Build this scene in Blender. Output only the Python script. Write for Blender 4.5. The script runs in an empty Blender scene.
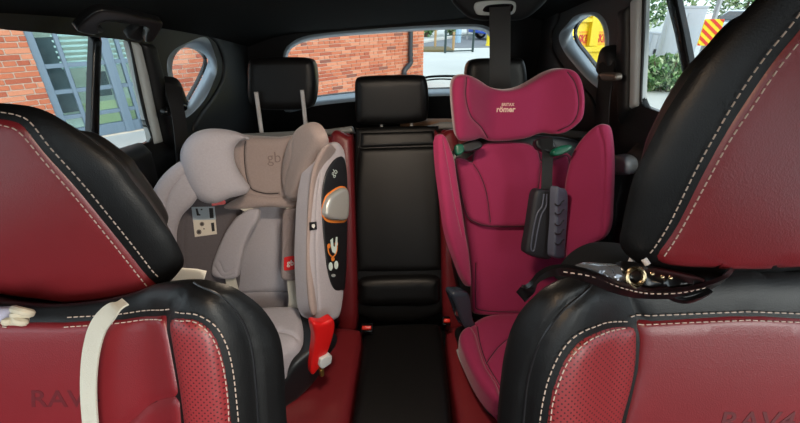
import bpy, bmesh, math, random
import numpy as np
from mathutils import Vector, Matrix
from mathutils.geometry import delaunay_2d_cdt

random.seed(7)
scene = bpy.context.scene
COL = scene.collection

# ------------------------------------------------------------------ camera, sky, lamp, exposure
CAMZ = 1.55                      # eye height above the street
FOC = 400.0                      # focal length in pixels of the 800 wide frame
PITCH = math.radians(27.0)
cam_d = bpy.data.cameras.new('camera')
cam_d.sensor_width = 36.0
cam_d.lens = 36.0 * FOC / 800.0
cam_d.clip_start = 0.01
cam_d.clip_end = 300
cam = bpy.data.objects.new('camera', cam_d)
cam.location = (0, 0, CAMZ)
cam.rotation_euler = (math.radians(90) - PITCH, 0, 0)
COL.objects.link(cam)
scene.camera = cam

world = bpy.data.worlds.new('overcast_sky')
scene.world = world
world.use_nodes = True
nt = world.node_tree
bg = nt.nodes['Background']
bg.inputs['Color'].default_value = (0.80, 0.90, 1.0, 1)      # even overcast sky
bg.inputs['Strength'].default_value = 1.0

scene.view_settings.view_transform = 'Standard'
scene.view_settings.look = 'None'
scene.view_settings.gamma = 1.0
scene.view_settings.use_curve_mapping = False
scene.view_settings.exposure = 1.45
scene.cycles.use_denoising = True
scene.cycles.max_bounces = 10
scene.cycles.transparent_max_bounces = 16

sun_d = bpy.data.lights.new('hazy_sun', 'SUN')
sun_d.energy = 1.1; sun_d.angle = math.radians(28); sun_d.color = (1.0, 0.96, 0.90)
sun = bpy.data.objects.new('hazy_sun', sun_d); COL.objects.link(sun)
sun.rotation_euler = Vector((0.50, -0.80, 0.30)).to_track_quat('Z', 'Y').to_euler()      # low hazy sun ahead and to the right

MAP_LAMP_POWER = 0.8
DOME_LAMP_POWER = 2.6

# ------------------------------------------------------------------ small maths
C = np.array([0.0, 0.0, CAMZ])
FWD = np.array([0, math.cos(PITCH), -math.sin(PITCH)])
UPV = np.array([0, math.sin(PITCH), math.cos(PITCH)])
RGT = np.array([1.0, 0, 0])

def ray(px, py):
    return FWD + RGT * ((px - 400.0) / FOC) + UPV * ((211.5 - py) / FOC)

def at_y(px, py, Y):
    d = ray(px, py); return C + d * (Y / d[1])

def at_x(px, py, X):
    d = ray(px, py); return C + d * (X / d[0])

def at_z(px, py, Z):
    d = ray(px, py); return C + d * ((Z - CAMZ) / d[2])

def unit(v):
    v = np.array(v, float); return v / np.linalg.norm(v)

class Frame:
    """a flat or gently bent surface in the car: origin, U (right), V (up), N (towards the cabin)"""
    def __init__(self, o, U=(1, 0, 0), V=(0, 0, 1), D=None):
        self.o = np.array(o, float)
        self.U = unit(U)
        V = np.array(V, float)
        self.V = unit(V - np.dot(V, self.U) * self.U)
        self.N = np.cross(self.U, self.V)
        self.D = D
    def disp(self, u, v):
        return self.D(u, v) if self.D is not None else 0.0 * u
    def pos(self, u, v, h=0.0):
        u = np.atleast_1d(np.array(u, float)); v = np.atleast_1d(np.array(v, float))
        hh = np.broadcast_to(np.array(h, float), u.shape) + self.disp(u, v)
        return self.o + u[:, None] * self.U + v[:, None] * self.V + hh[:, None] * self.N
    def hit(self, px, py):
        d = ray(px, py); h = 0.0
        for _ in range(1 if self.D is None else 14):
            o = self.o + self.N * h
            t = np.dot(o - C, self.N) / np.dot(d, self.N)
            p = C + d * t - self.o
            u, v = np.dot(p, self.U), np.dot(p, self.V)
            if self.D is not None:
                h = 0.5 * h + 0.5 * float(self.disp(np.array([u]), np.array([v]))[0])
        return (u, v)
    def trace(self, pts):
        return [self.hit(*p) for p in pts]

def sstep(a, b, x):
    t = np.clip((x - a) / (b - a), 0, 1); return t * t * (3 - 2 * t)

def catmull(pts, closed=True, n=8):
    P = [np.array(p, float) for p in pts]
    m = len(P); out = []
    rng = range(m) if closed else range(m - 1)
    for i in rng:
        if closed:
            p0, p1, p2, p3 = P[(i - 1) % m], P[i], P[(i + 1) % m], P[(i + 2) % m]
        else:
            p1, p2 = P[i], P[i + 1]
            p0 = P[i - 1] if i > 0 else p1 + (p1 - p2)
            p3 = P[i + 2] if i + 2 < m else p2 + (p2 - p1)
        for k in range(n):
            t = k / n
            out.append(0.5 * ((2 * p1) + (-p0 + p2) * t + (2 * p0 - 5 * p1 + 4 * p2 - p3) * t * t + (-p0 + 3 * p1 - 3 * p2 + p3) * t ** 3))
    if not closed:
        out.append(P[-1])
    return np.array(out)

def resample(poly, step=None, n=None, closed=True):
    P = np.array(poly, float)
    Q = np.vstack([P, P[:1]]) if closed else P
    seg = np.linalg.norm(np.diff(Q, axis=0), axis=1)
    L = np.concatenate([[0], np.cumsum(seg)])
    if n is None:
        n = max(6 if closed else 2, int(round(L[-1] / step)))
    s = np.linspace(0, L[-1], n, endpoint=not closed)
    return np.stack([np.interp(s, L, Q[:, k]) for k in range(Q.shape[1])], axis=1)

def dist_poly(P, poly, closed=True):
    A = np.array(poly, float)
    B = np.roll(A, -1, axis=0) if closed else A[1:]
    A = A if closed else A[:-1]
    best = np.full(len(P), 1e9)
    for a, b in zip(A, B):
        ab = b - a; l2 = max(ab @ ab, 1e-14)
        t = np.clip(((P - a) @ ab) / l2, 0, 1)
        d = np.linalg.norm(P - (a + t[:, None] * ab), axis=1)
        best = np.minimum(best, d)
    return best

def inside(P, poly):
    A = np.array(poly, float); B = np.roll(A, -1, axis=0)
    c = np.zeros(len(P), bool)
    for (x1, y1), (x2, y2) in zip(A, B):
        if y1 == y2: continue
        m = ((y1 > P[:, 1]) != (y2 > P[:, 1])) & (P[:, 0] < (x2 - x1) * (P[:, 1] - y1) / (y2 - y1) + x1)
        c ^= m
    return c

# ------------------------------------------------------------------ objects
WL = {}
def put(name, verts, faces, mats, parent=None, fmat=None, uv=None, smooth=True, angle=40):
    V = np.array(verts, float).reshape(-1, 3)
    c = (V.min(0) + V.max(0)) / 2
    me = bpy.data.meshes.new(name)
    me.from_pydata((V - c).tolist(), [], [tuple(int(i) for i in f) for f in faces])
    if not isinstance(mats, (list, tuple)): mats = [mats]
    for m in mats: me.materials.append(m)
    if fmat is not None:
        me.polygons.foreach_set('material_index', np.array(fmat, dtype=np.int32))
    if uv is not None:
        lay = me.uv_layers.new(name='surface')
        li = np.empty(len(me.loops), dtype=np.int32); me.loops.foreach_get('vertex_index', li)
        lay.data.foreach_set('uv', np.array(uv, dtype=np.float32)[li].ravel())
    if smooth:
        me.polygons.foreach_set('use_smooth', np.ones(len(me.polygons), dtype=bool))
        me.set_sharp_from_angle(angle=math.radians(angle))
    me.validate(); me.update()
    return place(name, me, c, parent)

def place(name, me, c, parent=None):
    o = bpy.data.objects.new(name, me)
    COL.objects.link(o)
    c = np.array(c, float)
    base = WL.get(parent.name, np.zeros(3)) if parent else np.zeros(3)
    o.location = tuple(c - base)
    if parent: o.parent = parent
    WL[o.name] = c
    return o

def thing(name, label, cat, loc=(0, 0, 0), group=None):
    o = bpy.data.objects.new(name, None)
    o.empty_display_size = 0.05
    COL.objects.link(o)
    o.location = tuple(loc); WL[o.name] = np.array(loc, float)
    return tag(o, label, cat, group)

def tag(o, label=None, cat=None, group=None, kind=None):
    if label: o['label'] = label
    if cat: o['category'] = cat
    if group: o['group'] = group
    if kind: o['kind'] = kind
    return o

class MB:
    def __init__(self): self.v = []; self.f = []; self.m = []
    def add(self, V, Fs, mi=0):
        b = len(self.v); self.v += [tuple(p) for p in V]
        self.f += [tuple(b + i for i in f) for f in Fs]; self.m += [mi] * len(Fs)
    def box(self, c, size, U=(1, 0, 0), V=(0, 1, 0), mi=0, taper=1.0):
        c = np.array(c, float); U = unit(U); V = np.array(V, float); V = unit(V - (V @ U) * U); N = np.cross(U, V)
        a, b, d = np.array(size) / 2
        P = []
        for sz in (-1, 1):
            k = taper if sz > 0 else 1.0
            for sx, sy in ((-1, -1), (1, -1), (1, 1), (-1, 1)):
                P.append(c + U * sx * a * k + V * sy * b * k + N * sz * d)
        self.add(P, [(3, 2, 1, 0), (4, 5, 6, 7), (0, 1, 5, 4), (1, 2, 6, 5), (2, 3, 7, 6), (3, 0, 4, 7)], mi)
    def tube(self, path, r, n=10, closed=False, mi=0):
        P = np.array(path, float); m = len(P)
        R = np.broadcast_to(np.array(r, float), (m,))
        prev = None; rings = []
        for i in range(m):
            if closed: t = unit(P[(i + 1) % m] - P[i - 1])
            else: t = unit(P[min(i + 1, m - 1)] - P[max(i - 1, 0)])
            if prev is None:
                a = np.array([0, 0, 1.0]) if abs(t[2]) < 0.9 else np.array([1.0, 0, 0])
                x = unit(np.cross(a, t))
            else:
                x = unit(prev - (prev @ t) * t)
            prev = x; y = np.cross(t, x)
            rings.append([P[i] + R[i] * (x * math.cos(2 * math.pi * k / n) + y * math.sin(2 * math.pi * k / n)) for k in range(n)])
        V = [p for ring in rings for p in ring]; Fs = []
        for i in range(m if closed else m - 1):
            j = (i + 1) % m
            for k in range(n):
                Fs.append((i * n + k, i * n + (k + 1) % n, j * n + (k + 1) % n, j * n + k))
        if not closed:
            Fs.append(tuple(range(n - 1, -1, -1))); Fs.append(tuple((m - 1) * n + k for k in range(n)))
        self.add(V, Fs, mi)
    def ribbon(self, path, wdir, w, th, mi=0):
        """flat strap: width along wdir (one vector or one per point)"""
        P = np.array(path, float); m = len(P)
        W = np.array(wdir, float)
        if W.ndim == 1: W = np.tile(W, (m, 1))
        wid = np.broadcast_to(np.array(w, float), (m,))
        V = []
        for i in range(m):
            t = unit(P[min(i + 1, m - 1)] - P[max(i - 1, 0)])
            x = unit(W[i] - (W[i] @ t) * t); n = np.cross(t, x)
            for sx, sn in ((-1, -1), (1, -1), (1, 1), (-1, 1)):
                V.append(P[i] + x * sx * wid[i] / 2 + n * sn * th / 2)
        Fs = []
        for i in range(m - 1):
            for k in range(4):
                Fs.append((i * 4 + k, i * 4 + (k + 1) % 4, i * 4 + 4 + (k + 1) % 4, i * 4 + 4 + k))
        Fs += [(3, 2, 1, 0), tuple((m - 1) * 4 + k for k in range(4))]
        self.add(V, Fs, mi)
    def sphere(self, c, r, n=10, m=6, mi=0):
        c = np.array(c, float); r = np.broadcast_to(np.array(r, float), (3,))
        V = [c + r * np.array([0, 0, -1])]
        for i in range(1, m):
            a = -math.pi / 2 + math.pi * i / m
            for k in range(n):
                b = 2 * math.pi * k / n
                V.append(c + r * np.array([math.cos(a) * math.cos(b), math.cos(a) * math.sin(b), math.sin(a)]))
        V.append(c + r * np.array([0, 0, 1])); Fs = []
        for k in range(n): Fs.append((0, 1 + (k + 1) % n, 1 + k))
        for i in range(m - 2):
            for k in range(n):
                a = 1 + i * n; Fs.append((a + k, a + (k + 1) % n, a + n + (k + 1) % n, a + n + k))
        a = 1 + (m - 2) * n
        for k in range(n): Fs.append((a + k, a + (k + 1) % n, len(V) - 1))
        self.add(V, Fs, mi)
    def prism(self, loop, offset, mi=0):
        """closed 3D loop extruded by an offset vector"""
        L = np.array(loop, float); n = len(L); o = np.array(offset, float)
        V = list(L) + list(L + o)
        Fs = [tuple(range(n - 1, -1, -1)), tuple(range(n, 2 * n))] + [(k, (k + 1) % n, n + (k + 1) % n, n + k) for k in range(n)]
        self.add(V, Fs, mi)
    def build(self, name, mats, parent=None, smooth=True, bevel=0.0, seg=2, angle=40):
        o = put(name, self.v, self.f, mats, parent, fmat=self.m, smooth=smooth, angle=angle)
        bm = bmesh.new(); bm.from_mesh(o.data)
        bmesh.ops.recalc_face_normals(bm, faces=bm.faces)
        if bevel > 0:
            es = [e for e in bm.edges if len(e.link_faces) == 2 and e.calc_face_angle(0) > 0.5]
            bmesh.ops.bevel(bm, geom=es, offset=bevel, segments=seg, profile=0.5, affect='EDGES', clamp_overlap=True)
        bm.to_mesh(o.data); bm.free()
        if smooth:
            o.data.polygons.foreach_set('use_smooth', np.ones(len(o.data.polygons), dtype=bool))
            o.data.set_sharp_from_angle(angle=math.radians(angle))
        return o

def rbox(name, c, size, mat, parent=None, U=(1, 0, 0), V=(0, 1, 0), bevel=0.005, seg=3, taper=1.0):
    m = MB(); m.box(c, size, U, V, taper=taper); return m.build(name, mat, parent, bevel=bevel, seg=seg, angle=60)

def pad(name, fr, outline, mat, parent=None, px=True, smooth=True, thick=0.02, puff=0.01, rim=0.015,
        back=0.0, seams=(), sd=0.004, sw=0.005, res=0.014, holes=(), angle=48, extra=None, seam_smooth=True, bscale=1.0):
    """upholstered or moulded panel: an outline on a frame, rounded over its rim, with sewn grooves and real thickness"""
    pts = fr.trace(outline) if px else outline
    poly = catmull(pts) if smooth else np.array(pts, float)
    step = res * 0.6
    poly = resample(poly, step) if smooth else np.vstack([resample([poly[i], poly[(i + 1) % len(poly)]], n=max(2, int(np.linalg.norm(poly[(i + 1) % len(poly)] - poly[i]) / step) + 1), closed=False)[:-1] for i in range(len(poly))])
    hpolys = []
    for hl in holes:
        hp = fr.trace(hl) if px else hl
        hpolys.append(resample(catmull(hp) if smooth else np.array(hp, float), step))
    slines = []
    for s in seams:
        sp = fr.trace(s) if px else s
        slines.append(resample(catmull(sp, closed=False) if seam_smooth and len(sp) > 2 else np.array(sp, float), step, closed=False))
    lo, hi = poly.min(0), poly.max(0)
    cand = []
    if rim > 0 and puff != 0:
        t = np.roll(poly, -1, 0) - np.roll(poly, 1, 0)
        t /= np.maximum(np.linalg.norm(t, axis=1), 1e-9)[:, None]
        area = 0.5 * np.sum(poly[:, 0] * np.roll(poly[:, 1], -1) - np.roll(poly[:, 0], -1) * poly[:, 1])
        nn = np.stack([-t[:, 1], t[:, 0]], 1) * (1 if area > 0 else -1)
        for k in (0.06, 0.2, 0.42, 0.7):
            q = poly + nn * rim * k
            ok = inside(q, poly) & (dist_poly(q, poly) > rim * k * 0.93)
            cand.append(q[ok])
    for s in slines:
        t = np.gradient(s, axis=0); t /= np.maximum(np.linalg.norm(t, axis=1), 1e-9)[:, None]
        nn = np.stack([-t[:, 1], t[:, 0]], 1)
        for k in (-2.2, -1, 0, 1, 2.2):
            q = s + nn * sw * k * 0.8
            ok = inside(q, poly) & (dist_poly(q, poly) > 0.002)
            cand.append(q[ok])
    gx, gy = np.meshgrid(np.arange(lo[0], hi[0], res), np.arange(lo[1], hi[1], res))
    gx = gx + (np.arange(gx.shape[0]) % 2)[:, None] * res * 0.5
    G = np.stack([gx.ravel(), gy.ravel()], 1)
    ok = inside(G, poly); G = G[ok]
    if len(G):
        d = dist_poly(G, poly); lim = rim * 0.85 if (rim > 0 and puff != 0) else step * 0.6
        for hp in hpolys:
            d = np.where(inside(G, hp), 0, np.minimum(d, dist_poly(G, hp)))
        ok = d > lim
        for s in slines: ok &= dist_poly(G, s, closed=False) > sw * 2.2
        cand.append(G[ok])
    allp = [poly] + hpolys
    V2 = []; E = []
    for pl in allp:
        b = len(V2); n = len(pl)
        V2 += [tuple(p) for p in pl]; E += [(b + i, b + (i + 1) % n) for i in range(n)]
    for c in cand: V2 += [tuple(p) for p in c]
    ov, oe, of, _, _, _ = delaunay_2d_cdt([Vector(p) for p in V2], E, [], 0, 1e-6)
    P = np.array([tuple(v) for v in ov]); T = np.array([tuple(f) for f in of])
    cen = P[T].mean(1)
    keep = inside(cen, poly)
    for hp in hpolys: keep &= ~inside(cen, hp)
    T = T[keep]
    used = np.unique(T); remap = -np.ones(len(P), int); remap[used] = np.arange(len(used)); P = P[used]; T = remap[T]
    db = dist_poly(P, poly)
    for hp in hpolys: db = np.minimum(db, dist_poly(P, hp))
    def H(Q, dQ=None):
        Q = np.atleast_2d(np.array(Q, float))
        if dQ is None:
            dQ = dist_poly(Q, poly)
        x = np.clip(dQ / rim, 0, 1) if rim > 0 else np.ones(len(Q))
        h = puff * np.sqrt(np.maximum(1 - (1 - x) ** 2, 0))
        for s in slines:
            ds = dist_poly(Q, s, closed=False)
            h = h - sd * np.exp(-(ds / sw) ** 2) * np.clip(dQ / (rim * 0.4 + 1e-9), 0, 1)
        if extra is not None: h = h + extra(Q[:, 0], Q[:, 1]) * x
        return h
    hf = H(P, db)
    x = np.clip(db / rim, 0, 1) if rim > 0 else np.ones(len(P))
    hb = -thick - back * np.sqrt(np.maximum(1 - (1 - x) ** 2, 0))
    front = fr.pos(P[:, 0], P[:, 1], hf); cB = (P.min(0) + P.max(0)) / 2; PB = cB + (P - cB) * bscale; backv = fr.pos(PB[:, 0], PB[:, 1], hb)
    n = len(P)
    a, b, c = P[T[:, 0]], P[T[:, 1]], P[T[:, 2]]
    ccw = ((b - a)[:, 0] * (c - a)[:, 1] - (b - a)[:, 1] * (c - a)[:, 0]) > 0
    T = np.where(ccw[:, None], T, T[:, ::-1])
    Fs = [tuple(t) for t in T] + [(n + t[0], n + t[2], n + t[1]) for t in T]
    ec = {}
    for t in T:
        for i, j in ((t[0], t[1]), (t[1], t[2]), (t[2], t[0])):
            ec[(int(i), int(j))] = 1
    for (i, j) in list(ec):
        if (j, i) not in ec:
            Fs.append((j, i, n + i, n + j))
    uv = np.vstack([P, P])
    o = put(name, np.vstack([front, backv]), Fs, mat, parent, uv=uv, angle=angle)
    HF[o.name] = H
    return o
HF = {}

def ring3(fr, outline, n, h=0.0, px=True, smooth=True):
    p = fr.trace(outline) if px else outline
    q = resample(catmull(p) if smooth else p, n=n)
    return fr.pos(q[:, 0], q[:, 1], h)

def loft(name, A, B, mat, parent=None):
    n = len(A)
    k = int(np.argmin(np.linalg.norm(B - A[0], axis=1))); B = np.roll(B, -k, axis=0)
    V = np.vstack([A, B]); Fs = [(i, (i + 1) % n, n + (i + 1) % n, n + i) for i in range(n)]
    o = put(name, V, Fs, mat, parent)
    md = o.modifiers.new('shell', 'SOLIDIFY'); md.thickness = 0.004; md.offset = 0
    return o

def stitches(name, fr, line, mat, parent, Hobj=None, px=True, pitch=0.0068, ln=0.0045, w=0.0010, th=0.0009, off=0.0008, smooth=True):
    p = fr.trace(line) if px else line
    q = catmull(p, closed=False) if smooth and len(p) > 2 else np.array(p, float)
    s = resample(q, pitch, closed=False)
    t = np.gradient(s, axis=0); t /= np.linalg.norm(t, axis=1)[:, None]
    a = s - t * ln / 2; b = s + t * ln / 2
    H = HF[Hobj.name] if Hobj is not None else (lambda Q: np.zeros(len(Q)))
    A = fr.pos(a[:, 0], a[:, 1], H(a) + off); B = fr.pos(b[:, 0], b[:, 1], H(b) + off)
    m = MB()
    for k in range(len(A)):
        d = B[k] - A[k]
        m.box((A[k] + B[k]) / 2, (np.linalg.norm(d), w, th), U=d, V=np.cross(fr.N, d))
    return m.build(name, mat, parent, smooth=False)

def text(name, body, fr, mat, parent, centre, height, px=True, depth=0.001, h=0.0, H=None, slant=0.0, width=None, bold=0.0, rot=0.0):
    cu = bpy.data.curves.new(name, 'FONT'); cu.body = body; cu.align_x = 'CENTER'; cu.align_y = 'CENTER'
    cu.extrude = 0.5; cu.shear = slant; cu.offset = bold; cu.resolution_u = 3
    tmp = bpy.data.objects.new(name + '_tmp', cu); COL.objects.link(tmp)
    bpy.context.view_layer.update()
    dg = bpy.context.evaluated_depsgraph_get()
    me = bpy.data.meshes.new_from_object(tmp.evaluated_get(dg))
    V = np.array([tuple(v.co) for v in me.vertices]); Fs = [tuple(p.vertices) for p in me.polygons]
    bpy.data.objects.remove(tmp); bpy.data.curves.remove(cu); bpy.data.meshes.remove(me)
    ext = V.max(0) - V.min(0); mid = (V.max(0) + V.min(0)) / 2
    s = height / ext[1]; sx = (width / ext[0]) if width else s
    X = (V[:, 0] - mid[0]) * sx; Y = (V[:, 1] - mid[1]) * s
    X, Y = X * math.cos(rot) - Y * math.sin(rot), X * math.sin(rot) + Y * math.cos(rot)
    cu_, cv_ = fr.hit(*centre) if px else centre
    u = cu_ + X; v = cv_ + Y
    hh = (V[:, 2] + 0.5) * depth + h
    if H is not None: hh = hh + HF[H.name](np.stack([u, v], 1))
    return put(name, fr.pos(u, v, hh), Fs, mat, parent, smooth=False)

def seam_line(name, fr, line, H, mt, parent, r=0.0018, px=True):
    q = resample(catmull(fr.trace(line) if px else line, False), 0.006, closed=False)
    m = MB(); m.tube(fr.pos(q[:, 0], q[:, 1], HF[H.name](q) + r * 0.4), r, n=6); return m.build(name, mt, parent)

# ------------------------------------------------------------------ materials (all procedural)
MATS = {}
def srgb(r, g, b):
    f = lambda c: (c / 255 / 12.92) if c / 255 <= 0.04045 else ((c / 255 + 0.055) / 1.055) ** 2.4
    return (f(r), f(g), f(b), 1)

def mat(name, col, rough=0.5, metal=0.0, noise=0.0, nscale=60.0, bump=0.0, bscale=300.0, spec=0.5, sheen=0.0, coat=0.0, dots=0.0, uvn=False, emit=0.0, voro=False):
    if name in MATS: return MATS[name]
    m = bpy.data.materials.new(name); m.use_nodes = True
    t = m.node_tree; b = t.nodes['Principled BSDF']
    b.inputs['Base Color'].default_value = col
    b.inputs['Roughness'].default_value = rough
    b.inputs['Metallic'].default_value = metal
    b.inputs['Specular IOR Level'].default_value = spec
    if sheen: b.inputs['Sheen Weight'].default_value = sheen; b.inputs['Sheen Roughness'].default_value = 0.4
    if coat: b.inputs['Coat Weight'].default_value = coat; b.inputs['Coat Roughness'].default_value = 0.1
    if emit:
        b.inputs['Emission Color'].default_value = col; b.inputs['Emission Strength'].default_value = emit
    tc = t.nodes.new('ShaderNodeTexCoord')
    if noise:
        n = t.nodes.new('ShaderNodeTexNoise'); n.inputs['Scale'].default_value = nscale; n.inputs['Detail'].default_value = 4
        t.links.new(tc.outputs['Object'], n.inputs['Vector'])
        mx = t.nodes.new('ShaderNodeMix'); mx.data_type = 'RGBA'
        mx.inputs['A'].default_value = tuple(max(0, c * (1 - noise)) for c in col[:3]) + (1,)
        mx.inputs['B'].default_value = tuple(min(1, c * (1 + noise)) for c in col[:3]) + (1,)
        t.links.new(n.outputs['Fac'], mx.inputs['Factor']); t.links.new(mx.outputs['Result'], b.inputs['Base Color'])
        colout = mx.outputs['Result']
    hs = None
    if bump:
        if voro:
            n2 = t.nodes.new('ShaderNodeTexVoronoi'); n2.feature = 'SMOOTH_F1'; outn = 'Distance'
        else:
            n2 = t.nodes.new('ShaderNodeTexNoise'); n2.inputs['Detail'].default_value = 3; outn = 'Fac'
        n2.inputs['Scale'].default_value = bscale
        t.links.new(tc.outputs['Object'], n2.inputs['Vector'])
        bp = t.nodes.new('ShaderNodeBump'); bp.inputs['Strength'].default_value = bump; bp.inputs['Distance'].default_value = 0.002
        t.links.new(n2.outputs[outn], bp.inputs['Height']); t.links.new(bp.outputs['Normal'], b.inputs['Normal'])
    if dots:
        # pin-hole perforation punched on a staggered grid of the panel's own surface coordinates
        uvm = t.nodes.new('ShaderNodeUVMap'); uvm.uv_map = 'surface'
        sep = t.nodes.new('ShaderNodeSeparateXYZ'); t.links.new(uvm.outputs['UV'], sep.inputs[0])
        def M(op, a, b_=None):
            q = t.nodes.new('ShaderNodeMath'); q.operation = op
            for i, s in enumerate((a, b_)):
                if s is None: continue
                if isinstance(s, (int, float)): q.inputs[i].default_value = s
                else: t.links.new(s, q.inputs[i])
            return q.outputs[0]
        p = M('DIVIDE', M('ADD', sep.outputs[0], sep.outputs[1]), dots); q = M('DIVIDE', M('SUBTRACT', sep.outputs[0], sep.outputs[1]), dots)
        fx = M('SUBTRACT', M('FRACT', p), 0.5); fy = M('SUBTRACT', M('FRACT', q), 0.5)
        r = M('SQRT', M('ADD', M('MULTIPLY', fx, fx), M('MULTIPLY', fy, fy)))
        k = M('LESS_THAN', r, 0.22)
        mx = t.nodes.new('ShaderNodeMix'); mx.data_type = 'RGBA'
        mx.inputs['A'].default_value = col; mx.inputs['B'].default_value = tuple(c * 0.2 for c in col[:3]) + (1,)
        t.links.new(k, mx.inputs['Factor']); t.links.new(mx.outputs['Result'], b.inputs['Base Color'])
    MATS[name] = m
    return m

def glass(name, tint, refl=0.06):
    m = bpy.data.materials.new(name); m.use_nodes = True
    t = m.node_tree; t.nodes.clear()
    out = t.nodes.new('ShaderNodeOutputMaterial'); tr = t.nodes.new('ShaderNodeBsdfTransparent'); gl = t.nodes.new('ShaderNodeBsdfGlossy')
    tr.inputs['Color'].default_value = tint + (1,); gl.inputs['Roughness'].default_value = 0.0
    mx = t.nodes.new('ShaderNodeMixShader'); lw = t.nodes.new('ShaderNodeLayerWeight'); lw.inputs['Blend'].default_value = 0.5
    pw = t.nodes.new('ShaderNodeMath'); pw.operation = 'POWER'; pw.inputs[1].default_value = 5.0
    ma = t.nodes.new('ShaderNodeMath'); ma.operation = 'MULTIPLY_ADD'; ma.inputs[1].default_value = 0.6; ma.inputs[2].default_value = 0.02
    t.links.new(lw.outputs['Facing'], pw.inputs[0]); t.links.new(pw.outputs[0], ma.inputs[0])
    t.links.new(ma.outputs[0], mx.inputs[0]); t.links.new(tr.outputs[0], mx.inputs[1]); t.links.new(gl.outputs[0], mx.inputs[2])
    t.links.new(mx.outputs[0], out.inputs[0])
    return m

LB = mat('black_leather', srgb(15, 15, 16), 0.42, spec=0.30, bump=0.10, bscale=800, noise=0.1, nscale=30, voro=True)
LR = mat('red_leather', srgb(116, 32, 38), 0.34, bump=0.10, bscale=800, noise=0.08, nscale=25, voro=True)
LRP = mat('perforated_red_leather', srgb(136, 42, 46), 0.40, dots=0.0062)
LRE = mat('emboss_shade_red_leather', srgb(88, 20, 27), 0.5)  # red leather darkened so the embossing's shade sits in the colour
STI = mat('pale_thread', srgb(190, 172, 160), 0.8)
HEAD = mat('black_headliner_cloth', srgb(17, 19, 20), 0.95, bump=0.3, bscale=900, spec=0.1)
TRIM = mat('black_trim_plastic', srgb(17, 19, 22), 0.55, bump=0.12, bscale=700)
TRIMG = mat('glossy_black_plastic', srgb(16, 17, 19), 0.22)
SILV = mat('silver_grey_plastic', srgb(150, 165, 178), 0.35, metal=0.2)
JAMB = mat('pale_grey_door_seal', srgb(176, 184, 186), 0.5)
CHROME = mat('chrome', srgb(228, 228, 230), 0.22, metal=0.25)
CARP = mat('black_carpet', srgb(24, 24, 25), 1.0, bump=0.5, bscale=500, spec=0.05)
BELT = mat('black_belt_webbing', srgb(20, 20, 22), 0.6, bump=0.4, bscale=1200)
GLASS = glass('tinted_side_glass', (0.80, 0.83, 0.82))
GLASSF = glass('clear_front_glass', (0.95, 0.97, 0.96))
GLASSR = glass('rear_glass', (0.82, 0.85, 0.84))
BTN = mat('red_button', srgb(225, 40, 25), 0.35)

# ------------------------------------------------------------------ the car body around the cabin
X0 = -0.03
TUMB = math.radians(9)
WLF = Frame((X0 - 0.70, 0, CAMZ - 0.25), U=(0, 1, 0), V=(math.sin(TUMB), 0, math.cos(TUMB)))
WRF = Frame((X0 + 0.70, 0, CAMZ - 0.25), U=(0, -1, 0), V=(-math.sin(TUMB), 0, math.cos(TUMB)))
TGF = Frame((X0, 2.02, CAMZ - 0.25), U=(1, 0, 0), V=(0, -0.34, 0.94))
# panes lie outside the inner trim
WLO = Frame(WLF.o - WLF.N * 0.05, WLF.U, WLF.V)
WRO = Frame(WRF.o - WRF.N * 0.05, WRF.U, WRF.V)
TGO = Frame(TGF.o - TGF.N * 0.06, TGF.U, TGF.V)

# ---- outlines of the openings
door_l = [(-40, 24), (0, 28), (60, 33), (122, 39), (130, 44), (138, 85), (146, 120), (152, 139), (140, 146), (112, 160), (60, 190), (10, 215), (-40, 240)]
quart_l_in = [(182, 45), (203, 37), (211, 44), (217, 66), (213, 83), (203, 102), (186, 118), (181, 109), (176, 95), (169, 79), (167, 62), (172, 52)]
quart_l = [(182.5, 47), (197, 50), (206, 58), (205, 67), (196, 86), (184, 105), (180, 100), (177, 89), (171, 77), (169.5, 65), (173, 54)]
door_r = [(644, -8), (645, 0), (643, 50), (641, 100), (644, 106), (666, 116), (720, 150), (780, 190), (850, 240), (850, 0), (850, -40), (760, -30), (690, -20)]
quart_r_in = [(592, 12), (575, 16), (566, 26), (559, 36), (563, 50), (575, 66), (590, 82), (602, 90), (605, 84), (607, 70), (609, 45), (608, 28), (602, 16)]
quart_r = [(591, 15), (579, 22), (574, 32), (577, 42), (586, 54), (597, 68), (604, 74), (606, 62), (607, 40), (605, 26), (600, 17)]
rear_pane = [(286, 75), (288, 54), (294, 46), (308, 40), (340, 35.5), (400, 31), (450, 28.5), (478, 29), (489, 35), (495, 48), (498, 70), (498, 88), (470, 88), (430, 89), (390, 90.5), (350, 93), (315, 97), (288, 101)]
rear_hole = [(282, 75), (284, 52), (291, 43), (306, 36), (340, 31.5), (400, 27), (450, 24.5), (482, 25), (494, 32), (501, 46), (504, 70), (505, 92), (470, 95), (430, 96.5), (390, 99), (350, 102), (315, 106), (284, 111)]
front_open = [(-0.75, -0.02), (-0.35, 0.17), (0.35, 0.17), (0.40, 0.1), (0.42, -0.06), (0.30, -0.08), (-0.75, -0.1)]
front_open_r = [(-u, v) for u, v in front_open]

def side_wall(name, fr, fo, door, quart_in, sgn):
    out = [(-0.95, -0.80), (2.30, -0.80), (2.18, -0.3), (2.04, 0.12), (1.95, 0.25), (1.2, 0.33), (0.4, 0.33), (-0.35, 0.33), (-0.95, -0.08)]
    if sgn > 0: out = [(-u, v) for u, v in out]
    dh = [fr.hit(*p) for p in door]; qh = [fr.hit(*p) for p in quart_in]
    o = pad(name, fr, out, TRIM, px=False, smooth=False, puff=0, rim=0, thick=0.004, res=0.03, holes=[catmull(dh), catmull(qh), fo])
    return tag(o, kind='structure')
side_wall('wall_left', WLF, front_open, door_l, quart_l_in, -1)
side_wall('wall_right', WRF, front_open_r, door_r, quart_r_in, 1)

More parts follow.
